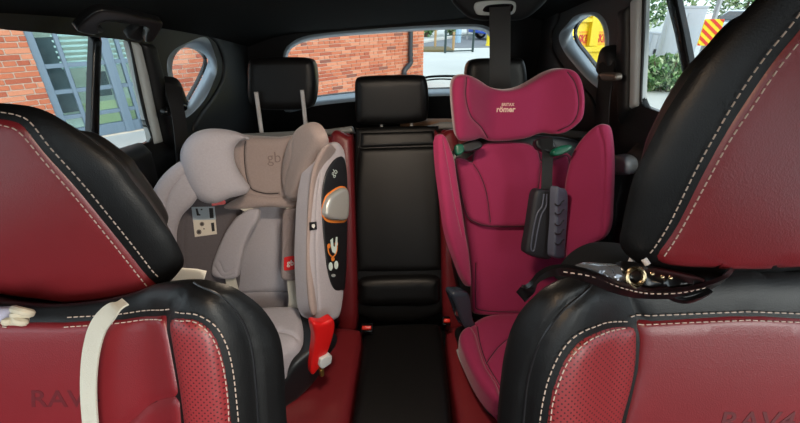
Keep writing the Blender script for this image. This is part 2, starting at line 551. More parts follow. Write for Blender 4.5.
tail_out = [(-0.82, -0.9), (0.82, -0.9), (0.80, -0.3), (0.74, 0.08), (0.68, 0.26), (-0.68, 0.26), (-0.74, 0.08), (-0.80, -0.3)]
tag(pad('wall_rear', TGF, tail_out, TRIM, px=False, smooth=False, puff=0, rim=0, thick=0.03, res=0.05, holes=[catmull(TGF.trace(rear_hole))]), kind='structure')

# ---- headliner: arched across, falling towards the tailgate
def ceil_z(x, y):
    s = np.abs(x - X0)
    base = 0.075 + 0.01 * y - 0.10 * np.maximum(y - 0.6, 0) ** 1.6
    return CAMZ + base - 0.6 * np.maximum(s - 0.42, 0) ** 2 + 0.075 * (x - X0)
xs = np.linspace(X0 - 0.668, X0 + 0.662, 41); ys = np.linspace(-0.45, 2.03, 49)
XX, YY = np.meshgrid(xs, ys); ZZ = ceil_z(XX, YY)
Vc = np.stack([XX.ravel(), YY.ravel(), ZZ.ravel()], 1); nx = len(xs); n0 = len(Vc)
Fc = []
for j in range(len(ys) - 1):
    for i in range(nx - 1):
        a = j * nx + i; Fc.append((a, a + nx, a + nx + 1, a + 1)); Fc.append((n0 + a, n0 + a + 1, n0 + a + nx + 1, n0 + a + nx))
ceiling = tag(put('ceiling', np.vstack([Vc, Vc + np.array([0, 0, 0.05])]), Fc, HEAD), kind='structure')

m = MB(); m.box((X0, 0.55, CAMZ - 1.17), (1.9, 3.5, 0.04)); tag(m.build('floor', CARP), kind='structure')
# load floor behind the seats
m = MB(); m.box((X0, 1.75, CAMZ - 0.86), (1.30, 0.52, 0.03)); tag(m.build('trim_1', CARP, bevel=0.005), kind='structure')

# ---- side door glazing and tailgate glazing
def window(name, fr, fo, outline, glassmat, ring=0.012, px=True):
    """a pane with its rubber seal"""
    p = np.array(fo.trace(outline) if px else outline); q = resample(catmull(p), n=90)
    c = q.mean(0); t = np.roll(q, -1, 0) - np.roll(q, 1, 0); t /= np.linalg.norm(t, axis=1)[:, None]
    area = np.sum(q[:, 0] * np.roll(q[:, 1], -1) - np.roll(q[:, 0], -1) * q[:, 1])
    nn = np.stack([t[:, 1], -t[:, 0]], 1) * (1 if area > 0 else -1)
    seal = pad(name, fo, q + nn * ring, TRIMG, px=False, thick=0.012, puff=0.006, rim=0.006, res=0.03, holes=[q - nn * 0.001])
    tag(seal, kind='structure')
    pane = pad('pane', fo, q + nn * 0.004, glassmat, seal, px=False, thick=0.004, puff=0, rim=0, res=0.08)
    return seal

def reveal(name, fr, fo, inner, outer, m_, n=90):
    o = loft(name, ring3(fr, inner, n), ring3(fo, outer, n, 0.006), m_)
    return tag(o, kind='structure')

w1 = window('window_1', WLF, WLO, door_l, GLASS)
w2 = window('window_2', WLF, WLO, quart_l, GLASS, 0.006)
w4 = window('window_4', WRF, WRO, quart_r, GLASS, 0.006)
w5 = window('window_5', WRF, WRO, door_r, GLASS)
w3 = window('window_3', TGF, TGO, rear_pane, GLASSR, 0.012)
window('window_6', WLF, WLO, front_open, GLASSF, px=False)
window('window_7', WRF, WRO, front_open_r, GLASSF, px=False)
wp = [TGO.pos(*[np.array([c]) for c in TGO.hit(*q)], -0.02)[0] for q in ((423, 80), (432, 78.5), (446, 78), (458, 78.5), (466, 81))]
m = MB(); m.tube(catmull(wp, False), 0.006, n=8); wa = m.build('wiper_arm', TRIMG, w3)
wp = [TGO.pos(*[np.array([c]) for c in TGO.hit(*q)], -0.03)[0] for q in ((420, 84), (440, 82), (462, 83))]
m = MB(); m.tube(catmull(wp, False), 0.004, n=8); m.build('wiper_blade', TRIMG, w3)
reveal('trim_2', WLF, WLO, quart_l_in, quart_l, SILV)
reveal('trim_3', WRF, WRO, quart_r_in, quart_r, SILV)
reveal('trim_4', TGF, TGO, rear_hole, rear_pane, SILV)
reveal('trim_5', WLF, WLO, door_l, door_l, TRIM)
reveal('trim_6', WRF, WRO, door_r, door_r, TRIM)

# fixed divider bars in the rear door windows
def bar(fr, pts, parent):
    return pad('divider_bar', fr, pts, TRIMG, parent, smooth=False, thick=0.012, puff=0.006, rim=0.008, res=0.02)
bar(WLO, [(93, 36), (101, 37), (99, 90), (98, 170), (89, 170), (91, 90)], w1)
bar(WRO, [(664, -12), (675, -12), (684, 30), (694, 82), (700, 125), (692, 125), (686, 85), (676, 35)], w5)
# pale seal and black pillar trim behind each rear door window
tag(pad('trim_7', WLF, [(131, 42), (138, 43), (146, 75), (153, 108), (161, 142), (154, 144), (147, 115), (139, 78)], JAMB, thick=0.02, puff=0.012, rim=0.012, smooth=False, res=0.012), kind='structure')
tag(pad('trim_8', WRF, [(633, 0), (642, -4), (641, 50), (639, 106), (632, 109), (633, 50)], JAMB, thick=0.02, puff=0.012, rim=0.012, smooth=False, res=0.012), kind='structure')
tag(pad('trim_9', WLF, [(140, 43), (152, 44), (160, 75), (166, 110), (176, 150), (163, 143), (154, 108), (147, 75)], TRIM, thick=0.02, puff=0.02, rim=0.02, smooth=False, res=0.012), kind='structure')
tag(pad('trim_10', WRF, [(622, 10), (632, 5), (632, 50), (631, 110), (622, 125), (620, 60)], TRIM, thick=0.02, puff=0.02, rim=0.02, smooth=False, res=0.012), kind='structure')
# rear pillar mouldings: raised swooping panels between quarter window and tailgate
tag(pad('trim_11', WLF, [(206, 34), (222, 36), (240, 43), (262, 52), (279, 58), (270, 75), (262, 100), (258, 130), (225, 150), (200, 150), (192, 130), (200, 112), (212, 96), (221, 78), (222, 60), (216, 44)], TRIM, thick=0.03, puff=0.010, rim=0.018, res=0.02), kind='structure')
tag(pad('trim_12', WRF, [(560, 5), (548, 10), (530, 22), (514, 40), (516, 60), (524, 90), (535, 130), (560, 150), (590, 150), (598, 130), (594, 100), (576, 80), (562, 64), (553, 48), (553, 32), (559, 20)], TRIM, thick=0.03, puff=0.010, rim=0.018, res=0.02), kind='structure')
# door cards below the windows with their top ledge, pull and armrest
def door_card(name, fr, sgn):
    u = lambda a: a * (-sgn)
    o = pad(name, fr, [(u(0.48), -0.72), (u(1.14), -0.72), (u(1.16), -0.3), (u(1.12), -0.1), (u(1.0), -0.085), (u(0.48), -0.08)], TRIM, px=False, smooth=False, thick=0.01, puff=0.035, rim=0.03, res=0.03)
    tag(o, kind='structure')
    arm = pad('armrest', fr, [(u(0.55), -0.38), (u(1.0), -0.38), (u(1.04), -0.33), (u(1.0), -0.29), (u(0.55), -0.31)], LB, o, px=False, thick=-0.02, puff=0.10, rim=0.03, res=0.02)
    return o
door_card('door_1', WLF, -1)
dr = door_card('door_2', WRF, 1)
pad('door_pull', Frame(WRF.o + WRF.N * 0.05, WRF.U, WRF.V), [(612, 157), (622, 155), (631, 160), (632, 170), (626, 175), (613, 172)], SILV, dr, thick=0.02, puff=0.015, rim=0.012, res=0.006)

# ---- roof fittings
def at_ceiling(px, py):
    d = ray(px, py); t = 0.2
    while t < 3:
        p = C + d * t
        if p[2] > ceil_z(p[0], p[1]): return p
        t += 0.004
    return C + d * 1.0

BLKH = mat('satin_handle_plastic', srgb(20, 21, 23), 0.28)
gh = thing('grab_handle', 'black folding grab handle on the roof lining above the left rear window', 'handle', at_y(120, 25, 0.8))
GHF = Frame(at_y(120, 26, 0.86), U=(0.35, 0.94, -0.05), V=(0.75, -0.1, 0.5))
pad('handle_grip', GHF, [(76, 27), (86, 17), (97, 10), (108, 9), (130, 13), (150, 18), (162, 22), (158, 32), (152, 40), (145, 41), (146, 33), (147, 27), (130, 23), (110, 20), (98, 24), (98, 33), (86, 33), (77, 30)], BLKH, gh, thick=0.010, puff=0.004, rim=0.004, res=0.008)
pad('mount', Frame(GHF.o - GHF.N * 0.022, GHF.U, GHF.V), [(76, 29), (100, 32), (101, 27), (84, 24)], TRIM, gh, thick=0.01, puff=0.004, rim=0.004, res=0.006)
pad('mount', Frame(GHF.o - GHF.N * 0.022, GHF.U, GHF.V), [(126, 36), (140, 40), (148, 28), (138, 26)], TRIM, gh, thick=0.01, puff=0.004, rim=0.004, res=0.006)

# roof anchor of the centre belt
an = thing('belt_anchor', 'black roof housing with a pale grey plate where the centre belt comes out', 'belt anchor', at_y(500, 8, 1.38))
ANF = Frame(at_y(490, 10, 1.45), U=(1, 0, 0), V=(0, -0.35, 0.94))
pad('housing', ANF, [(450, -2), (470, 18), (500, 20), (525, 18), (548, -2), (545, -14), (455, -14)], TRIM, an, thick=0.10, puff=0.02, rim=0.03, res=0.012)
ANP = Frame(ANF.o + ANF.N * 0.0215, ANF.U, ANF.V)
pad('plate', ANP, [(474, 6), (478, 2), (495, 0.5), (512, 1), (516, 5), (514, 13), (505, 15), (480, 15), (475, 11)], JAMB, an, thick=0.004, puff=0.004, rim=0.004, res=0.005)
pad('slot', Frame(ANP.o + ANP.N * 0.0055, ANP.U, ANP.V), [(484, 8), (490, 5), (511, 4), (513, 9), (508, 12.5), (485, 12)], TRIMG, an, thick=0.003, puff=0.002, rim=0.002, res=0.004)

# dome lamp over the rear passengers
dl = thing('dome_lamp', 'round-cornered dome lamp in the roof lining over the rear passengers', 'lamp', (X0, 0.62, CAMZ + 0.06))
zc = float(ceil_z(np.array(X0), np.array(0.62)))
rbox('housing', (X0, 0.62, zc - 0.004), (0.17, 0.13, 0.02), TRIM, dl, bevel=0.006)
DLENS = mat('dome_lamp_lens', (1.0, 0.80, 0.58, 1), 0.4, emit=3.0)
rbox('lens', (X0, 0.62, zc - 0.016), (0.13, 0.09, 0.008), DLENS, dl, bevel=0.003)
la = bpy.data.lights.new('dome_lamp_light', 'AREA'); la.shape = 'RECTANGLE'; la.size = 0.13; la.size_y = 0.09
la.energy = DOME_LAMP_POWER; la.color = (1.0, 0.82, 0.64)
lo_ = bpy.data.objects.new('dome_lamp_light', la); COL.objects.link(lo_); lo_.parent = dl
lo_.location = (0, 0, zc - 0.022 - CAMZ - 0.06); lo_.rotation_euler = (math.radians(20), 0, 0)

# dashboard and windscreen ahead of the lens
m = MB(); m.box((X0, -0.72, CAMZ - 0.80), (1.62, 0.40, 0.78)); tag(m.build('wall_front', TRIM, bevel=0.08, seg=4), kind='structure')
WSF = Frame((X0, -0.66, CAMZ - 0.18), U=(-1, 0, 0), V=(0, 0.60, 0.80))
window('window_8', WSF, WSF, [(-0.68, -0.26), (0.68, -0.26), (0.62, 0.30), (-0.62, 0.30)], GLASSF, px=False)

# overhead map lamp just ahead of the lens: the warm cabin light
lp = thing('map_lamp', 'overhead map lamp with warm lens in the roof lining ahead of the front seats', 'lamp', (X0, -0.10, CAMZ + 0.05))
rbox('housing', (X0, -0.12, CAMZ + 0.062), (0.20, 0.14, 0.03), TRIM, lp, bevel=0.008)
LENS = mat('warm_lamp_lens', (1.0, 0.72, 0.45, 1), 0.4, emit=3.0)
rbox('lens', (X0, -0.12, CAMZ + 0.045), (0.15, 0.06, 0.008), LENS, lp, bevel=0.003)
la = bpy.data.lights.new('map_lamp_light', 'AREA'); la.shape = 'RECTANGLE'; la.size = 0.15; la.size_y = 0.06
la.energy = MAP_LAMP_POWER; la.color = (1.0, 0.66, 0.38)
lo_ = bpy.data.objects.new('map_lamp_light', la); COL.objects.link(lo_); lo_.parent = lp
lo_.location = (0, -0.02, -0.012); lo_.rotation_euler = (math.radians(35), 0, 0)

# ---- seat belts at the rear pillars
def strap3(name, pts3, wdir, w, mat_, parent=None, th=0.002, n=8):
    m = MB(); m.ribbon(catmull(pts3, closed=False, n=n), wdir, w, th); return m.build(name, mat_, parent)
sb = thing('seat_belt', 'black seat belt on the left rear pillar beside the small brick-filled quarter window', 'seat belt', at_x(175, 100, -0.69))
strap3('webbing', [at_x(173, 85, -0.68), at_x(176, 103, -0.665), at_x(180, 125, -0.66), at_x(183, 160, -0.66), at_x(186, 220, -0.66)], (0.3, 1, 0), 0.05, BELT, sb)
pad('loop_shroud', Frame(WLF.o + WLF.N * 0.02, WLF.U, WLF.V), [(171, 78), (176, 80), (182, 95), (184, 106), (176, 108), (168, 105), (165, 92)], TRIM, sb, thick=0.02, puff=0.02, rim=0.02, res=0.008)
pad('guide_buckle', Frame(WLF.o + WLF.N * 0.05, WLF.U, WLF.V), [(165, 109), (176, 105), (184, 104), (185, 110), (176, 114), (166, 116)], TRIMG, sb, thick=0.012, puff=0.008, rim=0.006, res=0.005)
sb = thing('seat_belt', 'black seat belt on the right rear pillar beside the yellow quarter window view', 'seat belt', at_x(606, 70, 0.62))
strap3('webbing', [at_x(607, 60, 0.62), at_x(606, 75, 0.61), at_x(603, 100, 0.60), at_x(602, 130, 0.60), at_x(602, 200, 0.60)], (-0.3, 1, 0), 0.05, BELT, sb)
pad('loop_shroud', Frame(WRF.o + WRF.N * 0.02, WRF.U, WRF.V), [(606, 46), (602, 56), (600, 70), (604, 76), (613, 76), (616, 64), (612, 50)], TRIM, sb, thick=0.02, puff=0.02, rim=0.02, res=0.008)
pad('guide_buckle', Frame(WRF.o + WRF.N * 0.05, WRF.U, WRF.V), [(601, 73), (612, 73), (617, 74), (617, 80), (610, 81), (600, 80)], mat('worn_buckle_metal', srgb(120, 112, 105), 0.4, metal=0.6), sb, thick=0.012, puff=0.008, rim=0.006, res=0.005)

# centre belt hanging from the roof anchor
cb = [at_y(500, 7, 1.40), at_y(500, 30, 1.38), at_y(500, 60, 1.355), at_y(500, 80, 1.34), at_y(500, 105, 1.345)]
cbo = strap3('centre_belt', cb, (1, 0, 0), 0.066, BELT)
tag(cbo, 'wide black belt hanging from the roof in front of the right rear headrest', 'seat belt')

# ------------------------------------------------------------------ outside: brick building, yard, street
CONC = mat('pale_concrete', srgb(188, 190, 188), 0.9, noise=0.08, nscale=1.5)
PAVE = mat('grey_paving', srgb(128, 130, 130), 0.9, noise=0.2, nscale=6)
ASPH = mat('asphalt', srgb(112, 116, 122), 0.9, noise=0.1, nscale=3)
m = MB(); m.box((0, 20, -0.05), (90, 120, 0.1)); tag(m.build('floor_yard', CONC, smooth=False), kind='structure')
# road running across behind the yard with a kerb and a planted bed
KA, KB = at_z(423, 43, 0), at_z(472.5, 35, 0)
RD = unit(KB - KA); RN = np.array([-RD[1], RD[0], 0]); RF0 = KA - RD * 8 - RN * 6.75
m = MB(); m.prism([at_z(x, y, 0.0) for x, y in ((395, 47.5), (395, 46.5), (423, 43.3), (472.5, 35.3), (560, 30), (600, 40), (520, 47.0), (460, 48.2))], (0, 0, 0.02)); tag(m.build('floor_road', ASPH, smooth=False), kind='structure')
KERB = mat('kerb_stone', srgb(190, 190, 186), 0.85, noise=0.1, nscale=8)
m = MB(); m.box(RF0 + RD * 12 + RN * 6.75 + [0, 0, 0.06], (60, 0.3, 0.14), U=RD, V=RN); tag(m.build('trim_13', KERB, bevel=0.02), kind='structure')
GRASS = mat('dry_grass_bed', srgb(104, 92, 62), 1.0, noise=0.5, nscale=9, bump=1.0, bscale=30)
m = MB(); m.box((0.6, 17.6, 0.03), (3.0, 1.6, 0.1)); tag(m.build('floor_planting_bed', GRASS, bevel=0.03), kind='structure')

# ---- brick building
WD = unit([0.70, 0.71, 0]); BC = np.array([0.53, 9.8, 0.0])
BF = Frame(BC, U=WD, V=(0, 0, 1))
bld = thing('brick_building', 'orange brick building with blue-grey glazed front behind the left side of the car', 'building', BC)
MORT = mat('mortar', srgb(205, 192, 178), 0.95, noise=0.1, nscale=20)
BR = [mat('orange_brick', srgb(182, 104, 74), 0.9, noise=0.18, nscale=40, bump=0.4, bscale=120), mat('pale_brick', srgb(196, 128, 98), 0.9, noise=0.18, nscale=40, bump=0.4, bscale=120),
      mat('red_brick', srgb(164, 86, 62), 0.9, noise=0.2, nscale=40, bump=0.4, bscale=120), mat('dark_brick', srgb(132, 80, 66), 0.9, noise=0.2, nscale=40, bump=0.4, bscale=120)]
uL = BF.hit(31, 52)[0]; uR = BF.hit(160, 90)[0]
WZ0, WZ1 = 0.02, 3.4
U_MIN, U_MAX, ZT = -11.0, 0.0, 4.2
# backing wall with the glazed opening left out
m = MB()
for (a, b, z0, z1) in ((U_MIN, uL, 0, ZT), (uR, U_MAX, 0, ZT), (uL, uR, WZ1, ZT), (uL, uR, 0, WZ0)):
    c = BF.pos((a + b) / 2, (z0 + z1) / 2, -0.156)[0]
    m.box(c, (b - a, 0.3, z1 - z0), U=WD, V=(-WD[1], WD[0], 0))
m.build('wall', MORT, bld, smooth=False)
BW, BH, CW, CH = 0.228, 0.052, 0.240, 0.0635
bm_cache = {}
def brick_mesh(w, mi):
    k = (round(w, 3), mi)
    if k not in bm_cache:
        b = MB(); b.box((0, 0, 0), (w, 0.03, BH), U=WD, V=(-WD[1], WD[0], 0))
        o = b.build('brick', BR[mi], smooth=False, bevel=0.004, seg=1)
        me = o.data; bpy.data.objects.remove(o); WL.pop('brick', None); bm_cache[k] = me
    return bm_cache[k]
def project(p):
    d = np.array(p) - C; f = d @ FWD
    return 400 + FOC * (d @ RGT) / f, 211.5 - FOC * (d @ UPV) / f
near = []; rest = MB()
rows = int(ZT / CH)
for r in range(rows):
    z = r * CH + CH / 2
    u = U_MIN + (CW * 0.5 if r % 2 else 0) + (0.02 if r % 3 == 0 else 0)
    while u < U_MAX - 0.02:
        header = (r % 4 == 3)
        w = BW * (0.48 if header else 1.0); cw = w + 0.012
        if u + w > U_MAX: w = U_MAX - u
        in_win = (u + w > uL + 0.001 and u < uR - 0.001 and WZ0 < z + BH / 2 and z - BH / 2 < WZ1)
        a, b = u, u + w
        if in_win:
            if a < uL: b = uL
            elif b > uR: a = uR
            else: u += cw; continue
        mi = random.choices((0, 1, 2, 3), (46, 34, 17, 3))[0]
        if b - a > 0.03:
            p = BF.pos((a + b) / 2, z, random.uniform(-0.006, -0.001))[0]
            x, y = project(p)
            vis = (-15 < x < 75 and 22 < y < 140) or (160 < x < 215 and 38 < y < 115) or (282 < x < 425 and 26 < y < 108)
            if vis: near.append((x, np.linalg.norm(p - C), p, b - a, mi))
            else:
                rest.box(p, (b - a, 0.03, BH), U=WD, V=(-WD[1], WD[0], 0), mi=mi)
        u += cw
near.sort(key=lambda q: q[1])
for k, (x, dd, p, w, mi) in enumerate(near):
    if k < 295: place('brick', brick_mesh(round(w, 2), mi), p, bld)
    else: rest.box(p, (w, 0.03, BH), U=WD, V=(-WD[1], WD[0], 0), mi=mi)
tag(rest.build('brickwork', BR, bld, smooth=False), kind='stuff')

# glazed front: blue-grey steel posts and rails, glass, venetian blind and tinted backing panels behind
STEEL = mat('blue_grey_steel', srgb(104, 122, 138), 0.45)
BGL = glass('shop_glass', (0.90, 0.95, 0.94))
def bbar(name, u0, u1, z0, z1, h0=-0.10, h1=-0.02, mt=STEEL):
    c = BF.pos((u0 + u1) / 2, (z0 + z1) / 2, (h0 + h1) / 2)[0]
    b = MB(); b.box(c, (u1 - u0, h1 - h0, z1 - z0), U=WD, V=(-WD[1], WD[0], 0)); return b.build(name, mt, bld, smooth=False, bevel=0.004, seg=1)
ub = lambda x, y: BF.hit(x, y)[0]
zb = lambda x, y: BF.hit(x, y)[1]
bbar('post', uL, ub(40, 52), WZ0, WZ1)
posts = [(uL, ub(40, 52))]
u1 = ub(60, 55); bbar('mullion', u1, u1 + 0.045, WZ0, WZ1)
u2 = ub(102, 52); u2b = ub(112, 52); bbar('post', u2, u2b, WZ0, WZ1, -0.12, 0.0)
u3 = ub(121, 60); bbar('mullion', u3, u3 + 0.045, WZ0, WZ1)
bbar('post', uR - 0.10, uR, WZ0, WZ1)
rails = [zb(60, 66), zb(66, 92), zb(75, 117)]
for z in rails: bbar('rail', uL, uR, z - 0.025, z + 0.025, -0.09, -0.03)
bbar('rail', uL, uR, WZ0, WZ0 + 0.14); bbar('rail', uL, uR, WZ1 - 0.1, WZ1)
us = [uL, u1, u2, u3, uR]
zs = [WZ0] + sorted(rails) + [WZ1]
for i in range(4):
    for j in range(4):
        bbar('pane', us[i], us[i + 1], zs[j], zs[j + 1], -0.066, -0.060, BGL)
SLAT = mat('blind_slat', srgb(205, 228, 228), 0.6)
sl = MB(); z = zs[3] - 0.05
while z < WZ1:
    sl.box(BF.pos((u1 + uR) / 2, z, -0.25)[0], (uR - u1, 0.045, 0.006), U=WD, V=(-WD[1], WD[0], 0.5)); z += 0.062
tag(sl.build('blind_slats', SLAT, bld, smooth=False), kind='stuff')
ROOM = mat('pale_reflection_room', srgb(196, 212, 206), 0.8); ROOMD = mat('dark_room', srgb(84, 98, 108), 0.8); ROOMG = mat('lime_panel', srgb(196, 212, 170), 0.7)  # wall colour lightened for glass reflections; panels stand in for dark and green patches
bbar('room_wall', uL - 0.2, uR + 0.2, 0, WZ1, -1.42, -1.40, ROOM)
bbar('room_floor', uL - 0.2, uR + 0.2, 0.0, 0.05, -1.4, -0.13, ROOM)
bbar('backing_panel', u1 + 0.1, uR, 0.06, zs[1] + 0.05, -0.60, -0.56, ROOMG)
bbar('backing_panel', uL, u1 + 0.10, 0.3, zs[3] + 0.3, -0.45, -0.42, ROOMD)
bbar('backing_panel', u1 + 0.3, u2 + 0.1, zs[1] + 0.1, zs[2] + 0.12, -0.75, -0.7, ROOMD)

# drain pipe
dp = thing('drain_pipe', 'black drain pipe with an offset bend on the brick wall near its corner', 'pipe', BF.pos(ub(408, 45), 0, 0.07)[0])
PIPE = mat('black_pipe', srgb(34, 40, 46), 0.4)
def up(x, y, h): return BF.pos(*[np.array([q]) for q in BF.hit(x, y)], h)[0]
ua, ubb = BF.hit(408, 40)[0], BF.hit(402, 74)[0]; zk = BF.hit(407, 63)[1]
m = MB(); m.tube([BF.pos(ua, 4.0, 0.08)[0], BF.pos(ua, zk + 0.05, 0.08)[0]], 0.05); m.build('pipe_upper', PIPE, dp)
m = MB(); m.tube(catmull([BF.pos(ua, zk + 0.1, 0.08)[0], BF.pos(ua, zk, 0.08)[0], BF.pos(ubb, zk - 0.14, 0.08)[0], BF.pos(ubb, zk - 0.25, 0.08)[0]], False), 0.055); m.build('bend', PIPE, dp)
m = MB(); m.tube([BF.pos(ubb, zk - 0.2, 0.08)[0], BF.pos(ubb, 0.0, 0.08)[0]], 0.05); m.build('pipe_lower', PIPE, dp)
for z in (zk + 0.15, zk + 1.2):
    m = MB(); m.tube([BF.pos(ua, z, 0.08)[0], BF.pos(ua, z + 0.06, 0.08)[0]], 0.062); m.build('collar', PIPE, dp)

# ---- plants
def leaves(n, c, r, size, seed, mats, flat=1.0):
    rnd = random.Random(seed); b = MB()
    for _ in range(n):
        while True:
            q = np.array([rnd.uniform(-1, 1) for _ in range(3)])
            if 0.25 < q @ q < 1: break
        p = np.array(c) + q * np.array(r)
        d = unit([rnd.gauss(0, 1), rnd.gauss(0, 1), rnd.gauss(0.3, 0.8)]); s = unit(np.cross(d, [rnd.gauss(0, 1), rnd.gauss(0, 1), rnd.gauss(0, 1)]))
        l = size * rnd.uniform(0.6, 1.3)
        nn = np.cross(d, s) * l * 0.12
        b.add([p, p + d * l * 0.5 + s * l * 0.22 + nn, p + d * l, p + d * l * 0.5 - s * l * 0.22 + nn], [(0, 1, 2), (0, 2, 3)], rnd.randrange(len(mats)))
    return b
LEAF = [mat('leaf_green', srgb(100, 138, 80), 0.6), mat('leaf_dark', srgb(62, 96, 58), 0.6), mat('leaf_pale', srgb(176, 192, 150), 0.6)]
def tree(name, label, base, h, r, seed):
    t = thing(name, label, 'tree', base, 'trees beyond the road')
    b = MB(); b.tube([np.array(base), np.array(base) + [0.05, 0, h * 0.5]], [0.14, 0.07]); b.build('trunk', mat('bark', srgb(80, 66, 54), 0.9), t)
    tag(leaves(2200, np.array(base) + [0, 0, h * 0.53], (r, r, h * 0.5), 0.40, seed, LEAF).build('foliage', LEAF, t, smooth=False), kind='stuff')
for k, (x, y, h, r, lb) in enumerate([(429, 40, 3.4, 0.72, 'leafy green tree beyond the kerb, the one next to the brick corner'),
                                       (456, 38.5, 3.4, 0.72, 'leafy green tree beyond the kerb behind the post with the dark box'),
                                       (484, 36.5, 3.6, 1.0, 'leafy green tree beyond the kerb behind the blue car')]):
    q = at_z(x, y, 0); tree('tree', lb, (q[0], q[1] + 2.5, 0), h, r, 20 + k)

def post(name, label, base, h, r, mt, cat='post'):
    b = MB(); b.tube([np.array(base), np.array(base) + [0, 0, h]], r, n=8); return tag(b.build(name, mt), label, cat)
GRN = mat('dark_green_paint', srgb(30, 52, 52), 0.5)
p1 = at_z(445, 53, 0.0); p2 = at_z(472.5, 52, 0.0)
rl = thing('railing', 'thin dark railing frame standing in the pale yard behind the car', 'railing', (p1 + p2) / 2)
for p in (p1, p2):
    b = MB(); b.tube([p, p + [0, 0, 1.15]], 0.045, n=8); b.build('post', GRN, rl)
b = MB(); b.tube([p1 + [0, 0, 0.06], p2 + [0, 0, 0.06]], 0.025, n=6); b.build('bottom_rail', GRN, rl)
b = MB(); b.tube([p1 + [0, 0, 0.62], p2 + [0, 0, 0.62]], 0.014, n=6); b.build('wire', GRN, rl)
TIM = mat('timber_stake', srgb(168, 138, 96), 0.8)
for x, y0, lb in ((435, 48, 'timber stake beside the planting bed, left of the dark railing'), (453, 51, 'timber stake between the two dark railing posts')):
    post('stake', lb, at_z(x, y0, 0.0), 0.7, 0.05, TIM, 'stake')
sp = thing('street_post', 'street post with dark box above pale blue stem beyond the road', 'post', at_z(458, 43, 0))
b = MB(); q = at_z(458, 43, 0); b.tube([q, q + [0, 0, 1.1]], 0.14, n=8); b.build('stem', mat('pale_blue_paint', srgb(150, 180, 200), 0.5), sp)
rbox('box', q + [0, 0, 1.5], (0.45, 0.4, 0.9), mat('near_black', srgb(30, 32, 38), 0.5), sp, bevel=0.05)
rs = thing('road_sign', 'small red and white round road sign left of the blue car', 'sign', at_z(467, 40, 0))
q = at_z(467, 40, 0); b = MB(); b.tube([q, q + [0, 0, 1.4]], 0.05, n=8); b.build('pole', mat('galvanised', srgb(150, 152, 155), 0.4, metal=0.5), rs)
b = MB(); b.tube([q + [0, -0.06, 1.15], q + [0, -0.02, 1.15]], 0.42, n=20); b.build('disc', mat('sign_red', srgb(205, 70, 80), 0.5), rs)
b = MB(); b.tube([q + [0, -0.075, 1.15], q + [0, -0.065, 1.15]], 0.24, n=20); b.build('disc_centre', mat('sign_white', srgb(230, 225, 225), 0.5), rs)

def car(name, label, base, yaw, col, L=4.2, W=1.75, Hh=1.48):
    t = thing(name, label, 'car', base)
    ca, sa = math.cos(yaw), math.sin(yaw); Uc = np.array([ca, sa, 0]); Vc_ = np.array([-sa, ca, 0]); b0 = np.array(base, float)
    prof = [(-.5, .22), (-.5, .52), (-.47, .62), (-.30, .66), (-.27, .68), (.30, .68), (.46, .62), (.5, .5), (.5, .22)]
    def side(pr, wscale, y0):
        return [b0 + Uc * u * L + Vc_ * y0 * W * wscale + np.array([0, 0, v * Hh]) for u, v in pr]
    paint = mat(name + '_paint', col, 0.25, coat=0.6)
    b = MB(); b.prism(side(prof, 1.0, -0.5), Vc_ * W); b.build('body', paint, t, bevel=0.06, seg=3)
    cab = [(-.32, .66), (-.18, .97), (-.10, 1.0), (.20, 1.0), (.28, .97), (.40, .66)]
    b = MB(); b.prism(side(cab, 0.86, -0.5), Vc_ * W * 0.86); b.build('cabin', paint, t, bevel=0.07, seg=3)
    gl = mat('dark_car_glass', srgb(30, 38, 44), 0.1)
    for s in (-1, 1):
        for (a0, a1, c0, c1) in ((-.27, .02, -.16, .02), (.05, .33, .05, .22)):
            lp_ = [b0 + Uc * u * L + Vc_ * s * W * 0.432 + np.array([0, 0, v * Hh]) for u, v in ((a0, .70), (a1, .70), (c1, .93), (c0, .93))]
            b = MB(); b.prism(lp_, Vc_ * s * 0.01); b.build('side_window', gl, t)
    for e, (ua_, ub_) in ((-1, (-.31, -.185)), (1, (.39, .285))):
        lp_ = [b0 + Uc * u * L + Vc_ * y * W + np.array([0, 0, v * Hh]) + Uc * e * 0.015 for u, v, y in ((ua_, .70, -.38), (ua_, .70, .38), (ub_, .94, .34), (ub_, .94, -.34))]
        b = MB(); b.prism(lp_, Uc * e * 0.01 + np.array([0, 0, 0.008])); b.build('windscreen', gl, t)
    for u in (-.31, .31):
        for s in (-1, 1):
            c = b0 + Uc * u * L + Vc_ * s * W * 0.44 + np.array([0, 0, 0.32])
            b = MB(); b.tube([c - Vc_ * 0.1, c + Vc_ * 0.1], 0.32, n=20); w_ = b.build('wheel', mat('tyre', srgb(22, 22, 24), 0.8), t)
            b = MB(); b.tube([c - Vc_ * 0.11, c + Vc_ * 0.11], 0.19, n=16); b.build('hub', mat('wheel_rim', srgb(160, 162, 165), 0.35, metal=0.7), w_)
    for e in (-1, 1):
        for s in (-1, 1):
            c = b0 + Uc * e * 0.495 * L + Vc_ * s * W * 0.36 + np.array([0, 0, 0.55 * Hh])
            b = MB(); b.box(c, (0.08, 0.32, 0.14), U=Uc, V=Vc_); b.build('lamp', mat('lamp_glass', srgb(200, 205, 210), 0.2), t, bevel=0.02)
    return t
q = at_z(482, 40.5, 0.0)
car('blue_car', 'blue car parked across the street seen through the rear window', (q[0] + 1.6, q[1] + 1.0, 0.02), math.radians(20), srgb(36, 84, 190))
hyd = thing('bollard', 'small yellow bollard at the right edge of the rear window view', 'bollard', at_z(490, 46, 0))
q = at_z(489.5, 46, 0); YEL = mat('yellow_paint', srgb(228, 200, 20), 0.45)
b = MB(); b.tube([q, q + [0, 0, .1], q + [0, 0, .5], q + [0, 0, .62], q + [0, 0, .72]], [.2, .16, .16, .2, .08], n=12); b.build('body', YEL, hyd)
